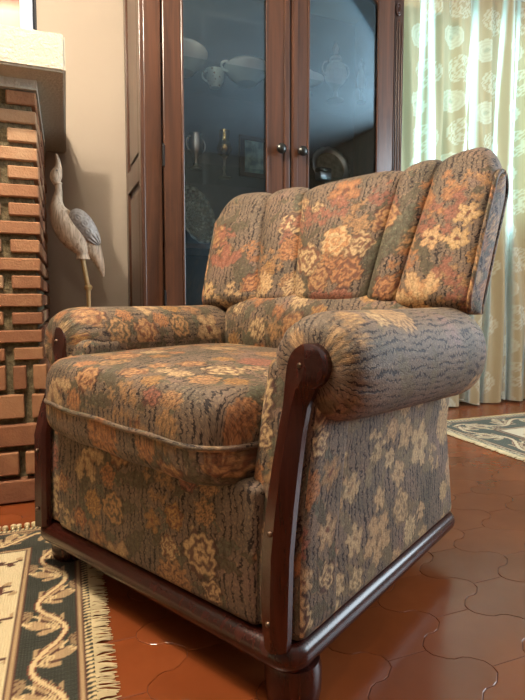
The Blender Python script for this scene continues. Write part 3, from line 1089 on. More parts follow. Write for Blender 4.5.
def cabinet():
    cb = empty('display_cabinet', CF, CB, 'tall walnut display cabinet with two glass doors behind the armchair', 'cabinet')
    W, D, H = 1.21, 0.40, 2.12
    def board(name, *q):
        MB().box(*q, b=.002).build(name, M_CAB, cb, False)
    board('end_panel', .0, .02, .031, D, .10, H); board('end_panel', W - .02, W, .031, D, .10, H)
    board('bottom_board', .02, W - .02, .031, D, .42, .45); board('top_board', .02, W - .02, .031, D, H - .03, H)
    board('face_stile', .0, .066, .0, .03, .10, H); board('face_stile', W - .066, W - .063, .0, .03, .10, H)
    board('face_rail', .066, W - .066, .0, .03, .10, .47); board('face_rail', .066, W - .066, .0, .03, 2.06, H)
    MB().box(.02, W - .02, D - .012, D - .002, .45, H - .03).build('back_lining', M_CABIN, cb, False)
    MB().box(.01, W - .01, .02, D - .01, 0, .10).build('plinth', M_CABDARK, cb, False)
    MB().box(-.03, W + .03, -.03, D, H, H + .06, b=.012).build('cornice', M_CAB, cb, False)
    # framed side with raised panels
    s = MB()
    for (d0, d1, z0, z1) in ((.0, .055, .10, H), (D - .055, D, .10, H), (.055, D - .055, .10, .18), (.055, D - .055, 1.10, 1.19), (.055, D - .055, H - .08, H)):
        s.box(-.016, .0, d0, d1, z0, z1, b=.002)
    s.build('side_frame', M_CAB, cb, False)
    for z0, z1 in ((.18, 1.10), (1.19, H - .08)):
        p = MB(); p.box(-.004, .0, .055, D - .055, z0, z1); p.box(-.011, -.003, .085, D - .085, z0 + .03, z1 - .03, b=.005)
        p.build('side_raised_panel', M_CAB, cb, False)
    # fluted pilaster on the right
    p = MB(); zt = 1.925
    p.box(W - .062, W, -.004, .03, .10, H, b=.003)
    for k in range(4):
        x = W - .053 + k * .0148
        p.tube([(x, -.005, .6), (x, -.005, zt - .01 * (k % 2))], .0055, 10)
    for k, r in ((0, .016), (1, .009)):
        pts = [(W - .034 + r * math.sin(q * .45) * (1 - .02 * q), -.006, zt + .045 + r * 1.6 * math.cos(q * .45)) for q in range(15)]
        p.tube(pts, .0045, 8)
    p.build('pilaster', M_CABDARK, cb)
    for (a0, a1, g0, g1, kn) in ((.070, .615, .142, .511, .563), (.622, 1.144, .697, 1.062, .664)):
        hinge_left = a0 < .1
        d = MB()
        z0, z1 = .475, 2.055
        d.box(a0, g0, -.022, -.001, z0, z1, b=.003); d.box(g1, a1, -.022, -.001, z0, z1, b=.003)
        d.box(g0, g1, -.022, -.001, z0, z0 + .09, b=.002); d.box(g0, g1, -.022, -.001, 1.985, z1, b=.002)
        # glazing bead with rounded upper corners
        for x in (g0 + .004, g1 - .004): d.box(x - .005, x + .005, -.026, -.016, z0 + .09, 1.985, b=.003)
        for x, sg in ((g0, 1), (g1, -1)):
            d.add(*fan_corner(x, 1.985, sg, .05))
        # stile moulding next to the meeting edge
        xm = (a1 - .018) if hinge_left else (a0 + .016)
        d.box(xm - .012, xm + .012, -.028, -.020, z0, z1, b=.003)
        do = d.build('door', M_CAB, cb, False)
        MB().box(g0 + .001, g1 - .001, -.013, -.009, z0 + .09, 1.985).build('glass_pane', M_CABGLASS, do, False)
        k = MB(); k.lathe([(.010, 0), (.010, .003), (.005, .006), (.005, .014), (.015, .018), (.0215, .026), (.0215, .032), (.015, .039), (.006, .042)], (0, 0, 0), 20, Matrix.Rotation(R(90), 4, 'X'))
        ko = k.build('knob', M_KNOB, do); ko.location = (kn, -.021, 1.262)
        for hz in (1.19, .62):
            hm = MB(); hx_ = a0 - .003 if hinge_left else a1 + .002
            hm.lathe([(.003, -.044), (.0055, -.042), (.0055, .042), (.003, .044)], (hx_, -.024, hz), 10)
            hm.build('hinge', plain('hinge_black', (30, 26, 24), 0.5, 0.6), do)
    for z in SHELF_Z[1:]:
        MB().box(.024, W - .024, .045, D - .02, z - .007, z).build('glass_shelf', M_SHELF, cb, False)
    MB().box(.022, W - .022, .045, D - .014, SHELF_Z[0] - .02, SHELF_Z[0]).build('wooden_shelf', M_CABDARK, cb, False)


def fan_corner(x, z, sg, r):
    """small spandrel that rounds a door corner"""
    n = 8
    V = []
    arc = [(x + sg * (r - r * math.sin(PI / 2 * k / n)), z - (r - r * math.cos(PI / 2 * k / n))) for k in range(n + 1)]
    V = [(x, -.020, z)] + [(p, -.020, q) for p, q in arc] + [(x, -.003, z)] + [(p, -.003, q) for p, q in arc]
    F = []
    m = n + 2
    for k in range(1, n + 1):
        F.append((0, k, k + 1)); F.append((m, m + k + 1, m + k)); F.append((k, m + k, m + k + 1, k + 1))
    return V, F


cabinet()

# ------------------------------------------------------------------ things on the cabinet shelves
M_CHINA = plain('white_china', (226, 228, 222), 0.2, 0, 0.5, 0.3, 0.04)
M_GILT = plain('gilt', (190, 150, 80), 0.3, 0.9)
M_SILVER = plain('silver', (214, 214, 212), 0.34, 1.0, noise_amt=0.05)
M_BRASS = plain('tarnished_gold', (200, 176, 120), 0.25, 0.9)


def crystal_mat(name, tint, mixf=0.45):
    t = NT(name)
    tr = t.n('ShaderNodeBsdfTransparent'); tr.inputs[0].default_value = (*tint, 1)
    b = t.bsdf(L4((214, 206, 200)), 0.12, 0, None, 0.8)
    fr = t.n('ShaderNodeLayerWeight'); fr.inputs[0].default_value = 0.45
    mx = t.n('ShaderNodeMixShader')
    t.link(t.math('MULTIPLY_ADD', fr.outputs['Facing'], 0.6, mixf, clamp=True), mx.inputs[0])
    t.link(tr.outputs[0], mx.inputs[1]); t.link(b.outputs[0], mx.inputs[2])
    return t.done(mx)


M_CRYSTAL = crystal_mat('crystal', (0.9, 0.94, 0.95), 0.36)
M_PINKGLASS = crystal_mat('rose_glass', (0.95, 0.75, 0.66), 0.5)


def thing(name, pos, label, cat, rz=0.0, group=None):
    return empty(name, pos, rz, label, cat, group)


def ring_handle(p, q, out, z, r, n=12):
    pts = []
    for k in range(n + 1):
        a = PI * k / n
        pts.append((p + out * math.sin(a), q, z + r * math.cos(a)))
    return pts


def china():
    U = SHELF_Z[2]
    # covered serving bowl stacked on plates
    t = thing('lidded_dish', cabpt(.205, .21, U), 'white lidded china dish at the far left of the top cabinet shelf', 'dish')
    MB().lathe([(.05, .0), (.055, .010), (.085, .035), (.108, .065), (.112, .085), (.104, .085)], (0, 0, 0), 40).build('bowl', M_CHINA, t)
    MB().lathe([(.110, .086), (.108, .094), (.085, .112), (.045, .124), (.016, .128), (.012, .134), (.020, .142), (.012, .150)], (0, 0, 0), 40).build('lid', M_CHINA, t)
    # cup
    t = thing('cup', cabpt(.385, .31, U), 'small flowered white cup beside the lidded china dish', 'cup', .3)
    MB().lathe([(.024, 0), (.026, .006), (.040, .028), (.045, .060), (.047, .078), (.044, .078)], (0, 0, 0), 28).build('bowl', M_CUP, t)
    MB().tube(ring_handle(-.042, 0, -.028, .042, .022), .0045, 8).build('handle', M_CUP, t)
    # tureen with two handles
    t = thing('tureen', cabpt(.505, .21, U), 'round white two-handled tureen in the middle of the left cabinet door', 'tureen', .12)
    MB().lathe([(.045, 0), (.050, .008), (.080, .030), (.100, .055), (.105, .072), (.096, .074)], (0, 0, 0), 40).build('bowl', M_CHINA, t)
    MB().lathe([(.098, .074), (.090, .086), (.055, .100), (.018, .106), (.014, .116), (.010, .122)], (0, 0, 0), 40).build('lid', M_CHINA, t)
    for sx in (-1, 1):
        MB().tube([(sx * (.098 + .030 * math.sin(PI * k / 10)), -.004, .058 + .022 * math.cos(PI * k / 10)) for k in range(11)], .0055, 8).build('handle', M_CHINA, t)
    # footed cake dish in the right-hand door
    t = thing('cake_stand', cabpt(.80, .22, U), 'white footed cake dish at the left of the right cabinet door', 'dish')
    MB().lathe([(.040, 0), (.038, .006), (.016, .014), (.013, .035), (.020, .046), (.085, .058), (.098, .070), (.092, .070)], (0, 0, 0), 40).build('dish', M_CHINA, t)
    MB().lathe([(.048, .0705), (.048, .100), (.040, .108), (.012, .112), (.010, .122)], (0, 0, 0), 30).build('lid', M_CHINA, t)
    # cut crystal urn
    t = thing('crystal_urn', cabpt(.985, .235, U), 'tall lidded cut-crystal urn on the top shelf of the cabinet', 'vase')
    MB().lathe([(.040, 0), (.042, .006), (.016, .018), (.011, .045), (.020, .060), (.050, .095), (.058, .135), (.046, .170), (.030, .186), (.034, .196)], (0, 0, 0), 14).build('urn_body', M_CRYSTAL, t, True, True, 20)
    MB().lathe([(.034, .197), (.026, .212), (.010, .222), (.014, .238), (.018, .250), (.010, .270), (.003, .285)], (0, 0, 0), 12).build('lid', M_CRYSTAL, t, True, True, 20)
    for sx in (-1, 1):
        MB().tube([(sx * (.048 + .026 * math.sin(PI * k / 10)), 0, .150 + .034 * math.cos(PI * k / 10)) for k in range(11)], .004, 8).build('handle', M_CRYSTAL, t)
    t = thing('rose_glass_bottle', cabpt(1.112, .20, U), 'slim rose-tinted glass bottle right of the crystal urn', 'bottle')
    MB().lathe([(.024, 0), (.025, .005), (.009, .015), (.007, .050), (.018, .072), (.024, .110), (.017, .145), (.009, .158), (.010, .168)], (0, 0, 0), 16).build('bottle_body', M_PINKGLASS, t)
    MB().lathe([(.009, .168), (.015, .182), (.011, .198), (.003, .210)], (0, 0, 0), 14).build('stopper', M_CRYSTAL, t)
    t = thing('china_figurine', cabpt(1.150, .10, U), 'small white china figure at the right edge of the cabinet glass', 'figurine')
    MB().lathe([(.014, 0), (.016, .010), (.018, .03), (.012, .055), (.005, .085), (.002, .105)], (0, 0, 0), 16).build('figure_body', M_CHINA, t)
    # lower glass shelf
    Z = SHELF_Z[1]
    t = thing('silver_cup', cabpt(.245, .15, Z), 'small silver two-handled cup on the lower left cabinet shelf', 'cup', .4)
    MB().lathe([(.024, 0), (.026, .005), (.008, .018), (.008, .045), (.020, .060), (.030, .085), (.030, .120), (.025, .140), (.028, .150), (.024, .150)], (0, 0, 0), 28).build('cup_body', M_SILVER, t)
    for sx in (-1, 1):
        MB().tube([(sx * (.027 + .024 * math.sin(PI * k / 10)), 0, .105 + .030 * math.cos(PI * k / 10)) for k in range(11)], .003, 8).build('handle', M_SILVER, t)
    t = thing('goblet', cabpt(.412, .26, Z), 'tall gilded glass goblet on a thin stem behind the left door', 'goblet')
    MB().lathe([(.030, 0), (.030, .004), (.008, .010), (.005, .030), (.010, .045), (.005, .060), (.006, .085), (.016, .098)], (0, 0, 0), 24).build('stem', M_CRYSTAL, t)
    MB().lathe([(.012, .098), (.030, .110), (.037, .132), (.030, .156), (.022, .172), (.027, .215), (.024, .215)], (0, 0, 0), 24).build('goblet_bowl', M_BRASS, t)
    t = thing('small_frame', cabpt(.535, .20, Z), 'dark wooden photo frame with a pale picture on the lower shelf', 'picture frame', R(8))
    f = MB()
    for b_ in ((-.075, .075, 0, .02), (-.075, .075, .165, .185), (-.075, -.05, .02, .165), (.05, .075, .02, .165)): f.box(b_[0], b_[1], -.008, .008, b_[2], b_[3], b=.002)
    f.build('frame', M_CABDARK, t, False)
    MB().box(-.05, .05, -.001, .006, .02, .165).build('picture', M_PALEPIC, t, False)
    # round scalloped tray propped against the back
    t = thing('silver_tray', cabpt(.985, .255, Z), 'round scalloped silver tray propped up in the right cabinet door', 'tray')
    t.rotation_euler = (R(74), 0, CB)
    m = MB(); n = 72
    prof = [(.0, .004), (.070, .004), (.080, .006), (.086, .014), (.100, .018), (.106, .016)]
    V = []; F = []
    for i, (r, z) in enumerate(prof + [(r, z - .004) for r, z in prof[::-1]]):
        for k in range(n):
            a = 2 * PI * k / n
            rr = r * (1 + (.035 * abs(math.sin(9 * a)) if r > .095 else 0))
            V.append((rr * math.cos(a), .1125 + rr * math.sin(a), z))
    F = [tuple(f_) for f_ in grid_faces(len(prof) * 2, n, True, True)]
    mo = mesh_ob('tray_plate', V, F, M_SILVER, t); fix_normals(mo)
    mo.data.materials.append(M_TRAYC); 
    for p in mo.data.polygons:
        c = p.center
        if math.hypot(c.x, c.y - .1125) < .082 and c.z > .002: p.material_index = 1
    t = thing('trinket_box', cabpt(.862, .13, Z), 'little silver trinket box in front of the round tray', 'box', .2)
    MB().box(-.034, .034, -.022, .022, 0, .036, b=.005).build('box_base', M_SILVER, t)
    MB().box(-.036, .036, -.024, .024, .036, .060, b=.010).build('lid', M_KNOB, t)
    # patterned glass plate standing on the wooden shelf
    Z = SHELF_Z[0]
    t = thing('pressed_glass_plate', cabpt(.262, .16, Z), 'pressed glass plate with scalloped rim leaning at the lower left of the cabinet', 'plate')
    t.rotation_euler = (R(76), R(0), CB + R(38))
    V = []
    prof = [(.0, .006), (.055, .006), (.065, .010), (.085, .014), (.112, .022), (.128, .026)]
    for i, (r, z) in enumerate(prof + [(r, z - .005) for r, z in prof[::-1]]):
        for k in range(n):
            a = 2 * PI * k / n
            rr = r * (1 + (.05 * abs(math.sin(8 * a)) if r > .1 else 0))
            V.append((rr * math.cos(a), .137 + rr * math.sin(a), z + (.003 * math.sin(16 * a) if .06 < r < .12 else 0)))
    mo = mesh_ob('plate', V, F, M_PRESSED, t); fix_normals(mo)


def misc_mats():
    global M_CUP, M_PALEPIC, M_TRAYC, M_PRESSED
    t = NT('flowered_china')
    v = t.n('ShaderNodeTexVoronoi'); t.link(t.obj(), v.inputs['Vector']); v.inputs['Scale'].default_value = 60
    cc = t.ramp(v.outputs['Distance'], [(0.18, L4((150, 110, 100))), (0.30, L4((222, 222, 214)))])
    M_CUP = t.done(t.bsdf(cc, 0.25, coat=0.3))
    t = NT('pale_picture')
    nz = t.noise(t.obj(), 22, 2)
    M_PALEPIC = t.done(t.bsdf(t.ramp(nz.outputs[0], [(0.4, L4((120, 150, 160))), (0.62, L4((190, 220, 214)))]), 0.4))
    t = NT('tray_engraving')
    nz = t.noise(t.obj(), 34, 4, 0.6)
    M_TRAYC = t.done(t.bsdf(t.ramp(nz.outputs[0], [(0.3, L4((124, 112, 92))), (0.7, L4((186, 172, 146)))]), 0.4, 0.6))
    t = NT('pressed_glass')
    tr = t.n('ShaderNodeBsdfTransparent'); tr.inputs[0].default_value = (.85, .92, .90, 1)
    b = t.bsdf(L4((208, 216, 208)), 0.25)
    sp = t.n('ShaderNodeSeparateXYZ'); t.link(t.obj(), sp.inputs[0])
    px, py = sp.outputs[0], t.math('SUBTRACT', sp.outputs[1], .137)
    r = t.math('SQRT', t.math('ADD', t.math('MULTIPLY', px, px), t.math('MULTIPLY', py, py)))
    th = t.math('ARCTAN2', py, px)
    pat = t.math('MULTIPLY', t.math('SINE', t.math('MULTIPLY', r, 190.0)), t.math('SINE', t.math('MULTIPLY', th, 16.0)))
    rim = t.math('GREATER_THAN', r, .118)
    mid = t.math('MULTIPLY', t.math('GREATER_THAN', r, .058), t.math('LESS_THAN', r, .068))
    fac = t.math('ADD', t.math('MULTIPLY_ADD', pat, .40, .26), t.math('MULTIPLY', t.math('ADD', rim, mid), .4), clamp=True)
    mx = t.n('ShaderNodeMixShader')
    t.link(fac, mx.inputs[0])
    t.link(tr.outputs[0], mx.inputs[1]); t.link(b.outputs[0], mx.inputs[2])
    M_PRESSED = t.done(mx)


misc_mats()
china()

# ------------------------------------------------------------------ curtain


def curtain():
    root = empty('curtain', (2.30, 2.43, 0), 0, 'pale patterned floor-length curtain with painted streaks of window light right of the cabinet', 'curtain')
    ox, oy = 2.30, 2.43
    xs = np.arange(1.565, 3.12, .006); zs = np.concatenate([np.arange(.014, 2.36, .0075)])
    X, Z = np.meshgrid(xs, zs, indexing='ij'); X, Z = X.ravel(), Z.ravel()
    dx = .018 * np.sin(Z * 2.1 + X * 3)
    Y = .030 * np.sin((X + dx) * 2 * PI / .165 + .6) + .012 * np.sin((X - dx) * 2 * PI / .071 + Z * 1.2) + .008 * np.sin(Z * 3 + X * 9)
    Y *= .55 + .45 * np.clip((2.36 - Z) / .8, 0, 1)
    Zh = Z + np.where(Z < .03, .008 * np.sin(X * 21) + .004 * np.sin(X * 47), 0)
    # woven medallions, lighter and denser thread
    mot = np.zeros(len(X)); eye = np.zeros(len(X))
    for i in range(-4, 6):
        for j in range(-7, 3):
            cx, cz = 2.030 + .226 * i, 2.075 + .345 * j - (.045 if i % 2 else 0)
            d = np.hypot(X - cx, Z - cz)
            q = d / .062
            mot = np.maximum(mot, np.where(q < 1, .62 + .38 * (np.sin(q * 22) > -.2), 0) * (q < 1))
            eye = np.maximum(eye, 1.0 * (q < .18))
            cx, cz = 2.085 + .226 * i, 1.902 + .345 * j - (.045 if i % 2 else 0)
            d = np.hypot(X - cx, Z - cz); th = np.arctan2(Z - cz, X - cx)
            for k, r in enumerate((.022, .037, .052, .068)):
                nn = int(2 * PI * r / .0135)
                a = np.mod(th * nn / (2 * PI) + .5 * k, 1) - .5
                bead = np.hypot(d - r, a * .0135)
                mot = np.maximum(mot, 1.0 * ((bead < .0068) & (bead > .0026)) * .95)
    # window light between the folds, painted in as paler, more translucent bands
    def light_streak(c, w): return np.clip(1.35 - np.abs(X - c) / w, 0, 1)
    sl = (Z - 2.286) / (1.575 - 2.286)
    thin = np.zeros(len(X))  # strength of the painted light streaks
    per = .0
    for base in (0, .615, -.615):
        for c, w in ((1.832 + 0 * sl, .021), (1.884 + .004 * sl, .016), (2.165 - .060 * sl, .013), (2.196 + .0 * sl, .016), (2.390 - .022 * sl, .012), (2.447 + 0 * sl, .018)):
            if base < 0 and np.max(c + base) > 1.70: continue
            thin = np.maximum(thin, light_streak(c + base, w))
    t = NT('figured_curtain')
    a = t.attr('weave').outputs['Vector']
    sp = t.n('ShaderNodeSeparateXYZ'); t.link(a, sp.inputs[0])
    base = t.mix(sp.outputs[0], L4((178, 162, 132)), L4((204, 198, 176)))
    base = t.mix(t.math('MULTIPLY', sp.outputs[1], .6), base, L4((150, 148, 128)))
    base = t.mix(sp.outputs[2], base, L4((232, 240, 236)))
    nz = t.noise(t.mapping(t.obj(), (3, 3, 1)), 1.0, 2)
    trc = t.mix(nz.outputs[0], L4((190, 170, 134)), L4((190, 190, 158)))
    trc = t.mix(t.math('MULTIPLY', sp.outputs[0], .8), trc, L4((196, 214, 190)))
    trc = t.mix(sp.outputs[2], trc, L4((236, 252, 248)))
    df = t.n('ShaderNodeBsdfDiffuse'); t.link(base, df.inputs[0])
    tl = t.n('ShaderNodeBsdfTranslucent'); t.link(trc, tl.inputs[0])
    mx = t.n('ShaderNodeMixShader'); t.link(t.math('MULTIPLY_ADD', sp.outputs[2], .68, .20), mx.inputs[0])
    t.link(df.outputs[0], mx.inputs[1]); t.link(tl.outputs[0], mx.inputs[2])
    mat = t.done(mx)
    mesh_ob('curtain_cloth', np.stack([X - ox, Y, Zh], 1), grid_faces(len(xs), len(zs)), mat, root, True, {'weave': np.stack([mot, eye, thin], 1)})
    MB().box(1.55 - ox, 3.16 - ox, .0, .12, 2.36, 2.39).build('curtain_rail', M_WFRAME, root, False)


curtain()

# ------------------------------------------------------------------ rugs


def rug(name, x0, x1, y0, y1, res, sc, label, tangle, seed, fade=0.0):
    root = empty(name, (0, 0, 0), 0, label, 'rug')
    cx, cy = (x0 + x1) / 2, (y0 + y1) / 2
    root.location = (cx, cy, 0)
    xs = np.arange(x0, x1 + res * .5, res); ys = np.arange(y0, y1 + res * .5, res)
    X, Y = np.meshgrid(xs, ys, indexing='ij'); X, Y = X.ravel(), Y.ravel()
    dxe = np.minimum(X - x0, x1 - X); dye = np.minimum(Y - y0, y1 - Y)
    onx = dxe < dye
    d = np.where(onx, dxe, dye) / sc
    t = np.where(onx, Y - y1, X - x1) / sc
    CR = lin((206, 190, 152)); GR = lin((54, 56, 48)); TN = lin((168, 142, 106)); BR = lin((84, 52, 40)); LT = lin((206, 184, 140)); RD = lin((120, 62, 46))
    if fade:
        CR, GR, TN, LT = CR * (1 - fade) + lin((214, 214, 204)) * fade, GR * (1 - fade) + lin((92, 108, 98)) * fade, TN * (1 - fade) + lin((180, 178, 156)) * fade, LT * (1 - fade) + lin((206, 208, 190)) * fade
    col = np.tile(CR, (len(X), 1))

    def put(m, c): col[m] = c
    put(d < .163, BR); put(d < .158, TN); put(d < .151, BR); put(d < .146, GR)
    # woven ground of the border
    g = (d < .146) & (d > .035)
    col[g] *= (1 + .16 * np.sin(t[g] * 2 * PI / .0062))[:, None]
    P = .225
    t0 = t
    t = t + .070
    ph = 2 * PI * t / P
    vc = .088 + .030 * np.sin(ph)
    # leaves hang on each bend of the vine
    for k in range(-14, 14):
        for h_ in (0, 1):
            tb = P * (k + .25 + .5 * h_)
            sg = 1 if h_ == 0 else -1
            db = .088 + .026 * sg
            u = (t - tb) * (1 if sg > 0 else 1); w = (db - d) * sg            # leaf grows inward across the band
            rr = np.hypot(u - .012, w); th = np.arctan2(u - .012, w)
            lobes = .62 + .38 * np.abs(np.cos(4.5 * (th - .3)))
            L = .094 * lobes * np.clip(1 - np.abs(th - .62) / 1.45, 0, 1) ** .55
            m = (rr < L) & (w > -.002)
            put(m & g, TN)
            put(m & g & (np.abs(np.sin(4.5 * (th - .3))) > .93), BR)
            put(m & g & (rr < L * .5) & (np.sin(rr * 900) > -.3), LT)
            rr2 = np.hypot(u + .030, w + .012); th2 = np.arctan2(u + .030, -(w + .012))
            L2 = .066 * (.6 + .4 * np.abs(np.cos(5 * th2))) * np.clip(1 - np.abs(th2 + .5) / 1.3, 0, 1) ** .6
            put((rr2 < L2) & g & ~m, TN * .72); put((rr2 < L2) & g & ~m & (np.abs(np.sin(5 * th2)) > .9), BR)
            # curled hooks
            hu, hw = t - (tb + .052), d - (.088 - sg * .040)
            rh = np.hypot(hu, hw * 1.0); ah = np.arctan2(hw, hu)
            put((np.abs(rh - .0165) < .0028) & g & (ah * sg < 1.9), LT)
            put((np.hypot(hu + .006, hw) < .0035) & g, LT)
    vd = np.abs(d - vc) / np.sqrt(1 + (.030 * 2 * PI / P * np.cos(ph)) ** 2)
    put((vd < .0078) & g, BR); put((vd < .0054) & g, LT); put((vd < .0078) & g & (np.mod(t, .010) < .006) & (vd > .0046), RD)
    put(d < .035, BR); put(d < .031, TN); put(d < .025, BR)
    b = d < .0215
    put(b, GR * .8); put(b & (np.mod(t + d * .25, .0125) < .0066), LT)
    # sprigs in the pale field
    f = d > .165
    rng = random.Random(seed)
    for k in range(18):
        px, py = rng.uniform(x0 + .19 * sc, x1 - .17 * sc), rng.uniform(y0 + .17 * sc, y1 - .17 * sc)
        if k == 0 and tangle: px, py = tangle
        a = rng.uniform(-.6, .6) + (PI if k % 2 else 0)
        U = ((X - px) * math.cos(a) + (Y - py) * math.sin(a)) / sc; Wd = (-(X - px) * math.sin(a) + (Y - py) * math.cos(a)) / sc
        st = np.abs(Wd - .010 * np.sin(U * 40)) < .0045
        put(st & (U > -.07) & (U < .07) & f, BR)
        for q in range(-3, 4):
            lu, lw = U - q * .022, Wd - .010 * math.sin(q * .022 * 40) - (.011 if q % 2 else -.011)
            put((np.hypot(lu, lw * 1.4) < .0105) & f, BR if q % 3 else TN)
    tt = NT('woven_rug')
    c = tt.attr('dye').outputs['Color']
    mp = tt.mapping(tt.obj(), (330, 330, 1))
    nz = tt.noise(mp, 1.0, 1)
    wv = tt.n('ShaderNodeTexWave', wave_type='BANDS', bands_direction='X'); tt.link(tt.obj(), wv.inputs['Vector']); wv.inputs['Scale'].default_value = 62; wv.inputs['Distortion'].default_value = .6
    cc = tt.mix(.30, c, tt.mix(nz.outputs[0], (.25, .25, .25, 1), (.75, .75, .75, 1)), 'OVERLAY')
    hh = tt.math('ADD', nz.outputs[0], tt.math('MULTIPLY', wv.outputs[0], .7))
    mat = tt.done(tt.bsdf(cc, 0.92, 0, tt.bump(hh, 0.5, 0.003), 0.15, 0, 0.15))
    n, m = len(xs), len(ys)
    Zt = .0062 + .0006 * np.sin(X * 90) * np.sin(Y * 80)
    Zt = np.where(d * sc < .004, .002, Zt)
    V = np.stack([X - cx, Y - cy, Zt], 1)
    o = mesh_ob('rug_pile', V, grid_faces(n, m), mat, root, True, {'dye': np.concatenate([col, np.ones((len(X), 1))], 1)})
    fix_normals(o)
    MB().box(x0 - cx, x1 - cx, y0 - cy, y1 - cy, .0004, .0022).build('backing', M_FRINGE, root, False)
    return root, cx, cy


M_FRINGE = plain('fringe_wool', (204, 188, 150), 0.9, 0, 0.2)
rng_ = random.Random(5)


def fringe_strands(root, cx, cy, side, x0, x1, y0, y1, step, ln, r, jit):
    m = MB()
    a0, a1 = (y0, y1) if side in 'LR' else (x0, x1)
    p = a0
    while p < a1:
        for q in range(2):
            dr = rng_.gauss(0, jit); L = ln * rng_.uniform(.8, 1.1); z = rng_.uniform(.001, .005)
            c = rng_.gauss(0, jit * .5); p_ = p + rng_.uniform(-step, step) * .5
            pts = []
            for k in range(5):
                f = k / 4
                off = dr * f + c * math.sin(f * PI); out = L * f
                zz = max(r + .0003, (.005 - .004 * f) + z * math.sin(PI * f) * .7)
                if side == 'R': pts.append((x1 - .004 + out - cx, p_ + off - cy, zz))
                elif side == 'L': pts.append((x0 + .004 - out - cx, p_ + off - cy, zz))
                elif side == 'B': pts.append((p_ + off - cx, y1 - .004 + out - cy, zz))
            m.tube(pts, [r, r, r * .9, r * .8, r * .45], 4)
        p += step
    o = m.build('fringe', M_FRINGE, root, True)
    o['kind'] = 'stuff'


def fringe_knots(root, cx, cy, x0, x1, y1, step):
    m = MB(); x = x0
    while x < x1:
        j = rng_.uniform(-.002, .002)
        m.lathe([(.0008, .0), (.0064, .002), (.0082, .007), (.0066, .0125), (.0012, .0150)], (x + j - cx, y1 + .010 + rng_.uniform(-.002, .002) - cy, .0004), 8)
        m.tube([(x + j - cx, y1 - .006 - cy, .006), (x + j - cx, y1 + .006 - cy, .0065)], .0036, 6)
        x += step
    o = m.build('knotted_edge', M_FRINGE, root, True); o['kind'] = 'stuff'


r1 = (-0.95, 0.034, 0.35, 1.525)
rt, cx, cy = rug('rug', *r1, .0036, .88, 'cream rug with dark green vine border and fringe under the chair\'s front left foot', (-.205, 1.13), 2)
fringe_strands(rt, cx, cy, 'R', *r1, .0052, .034, .0014, .005)
fringe_knots(rt, cx, cy, r1[0] + .01, r1[1], r1[3], .0175)
r2 = (1.665, 2.72, 0.75, 2.150)
rt, cx, cy = rug('rug', *r2, .006, 1.55, 'grey-green bordered rug on the floor behind the armchair by the curtain', (2.16, 1.93), 8, .35)
fringe_strands(rt, cx, cy, 'L', *r2, .007, .030, .0026, .004)
fringe_strands(rt, cx, cy, 'B', *r2, .007, .022, .0026, .003)

# ------------------------------------------------------------------ heron figure


def loft(stations, n=28):
    """stations: (x, y, z, rx, ry): ellipses with their plane across the path"""
    P = [Vector(s[:3]) for s in stations]; V = []
    N = len(P)
    for i, s in enumerate(stations):
        a = P[max(i - 1, 0)]; b = P[min(i + 1, N - 1)]
        t = (b - a).normalized()
        y = Vector((0, 1, 0)); x = y.cross(t).normalized(); y2 = t.cross(x)
        for k in range(n):
            an = 2 * PI * k / n
            V.append(P[i] + x * s[3] * math.cos(an) + y2 * s[4] * math.sin(an))
    F = [tuple(f) for f in grid_faces(N, n, False, True)]
    F.append(tuple(range(n))); F.append(tuple((N - 1) * n + k for k in range(n - 1, -1, -1)))
    return V, F


def spline(st, m=6):
    st = np.array(st, float); out = []
    for i in range(len(st) - 1):
        p0, p1, p2, p3 = st[max(i - 1, 0)], st[i], st[i + 1], st[min(i + 2, len(st) - 1)]
        for k in range(m):
            t = k / m
            out.append(.5 * (2 * p1 + (p2 - p0) * t + (2 * p0 - 5 * p1 + 4 * p2 - p3) * t * t + (3 * p1 - p0 - 3 * p2 + p3) * t ** 3))
    out.append(st[-1])
    return [tuple(o) for o in out]


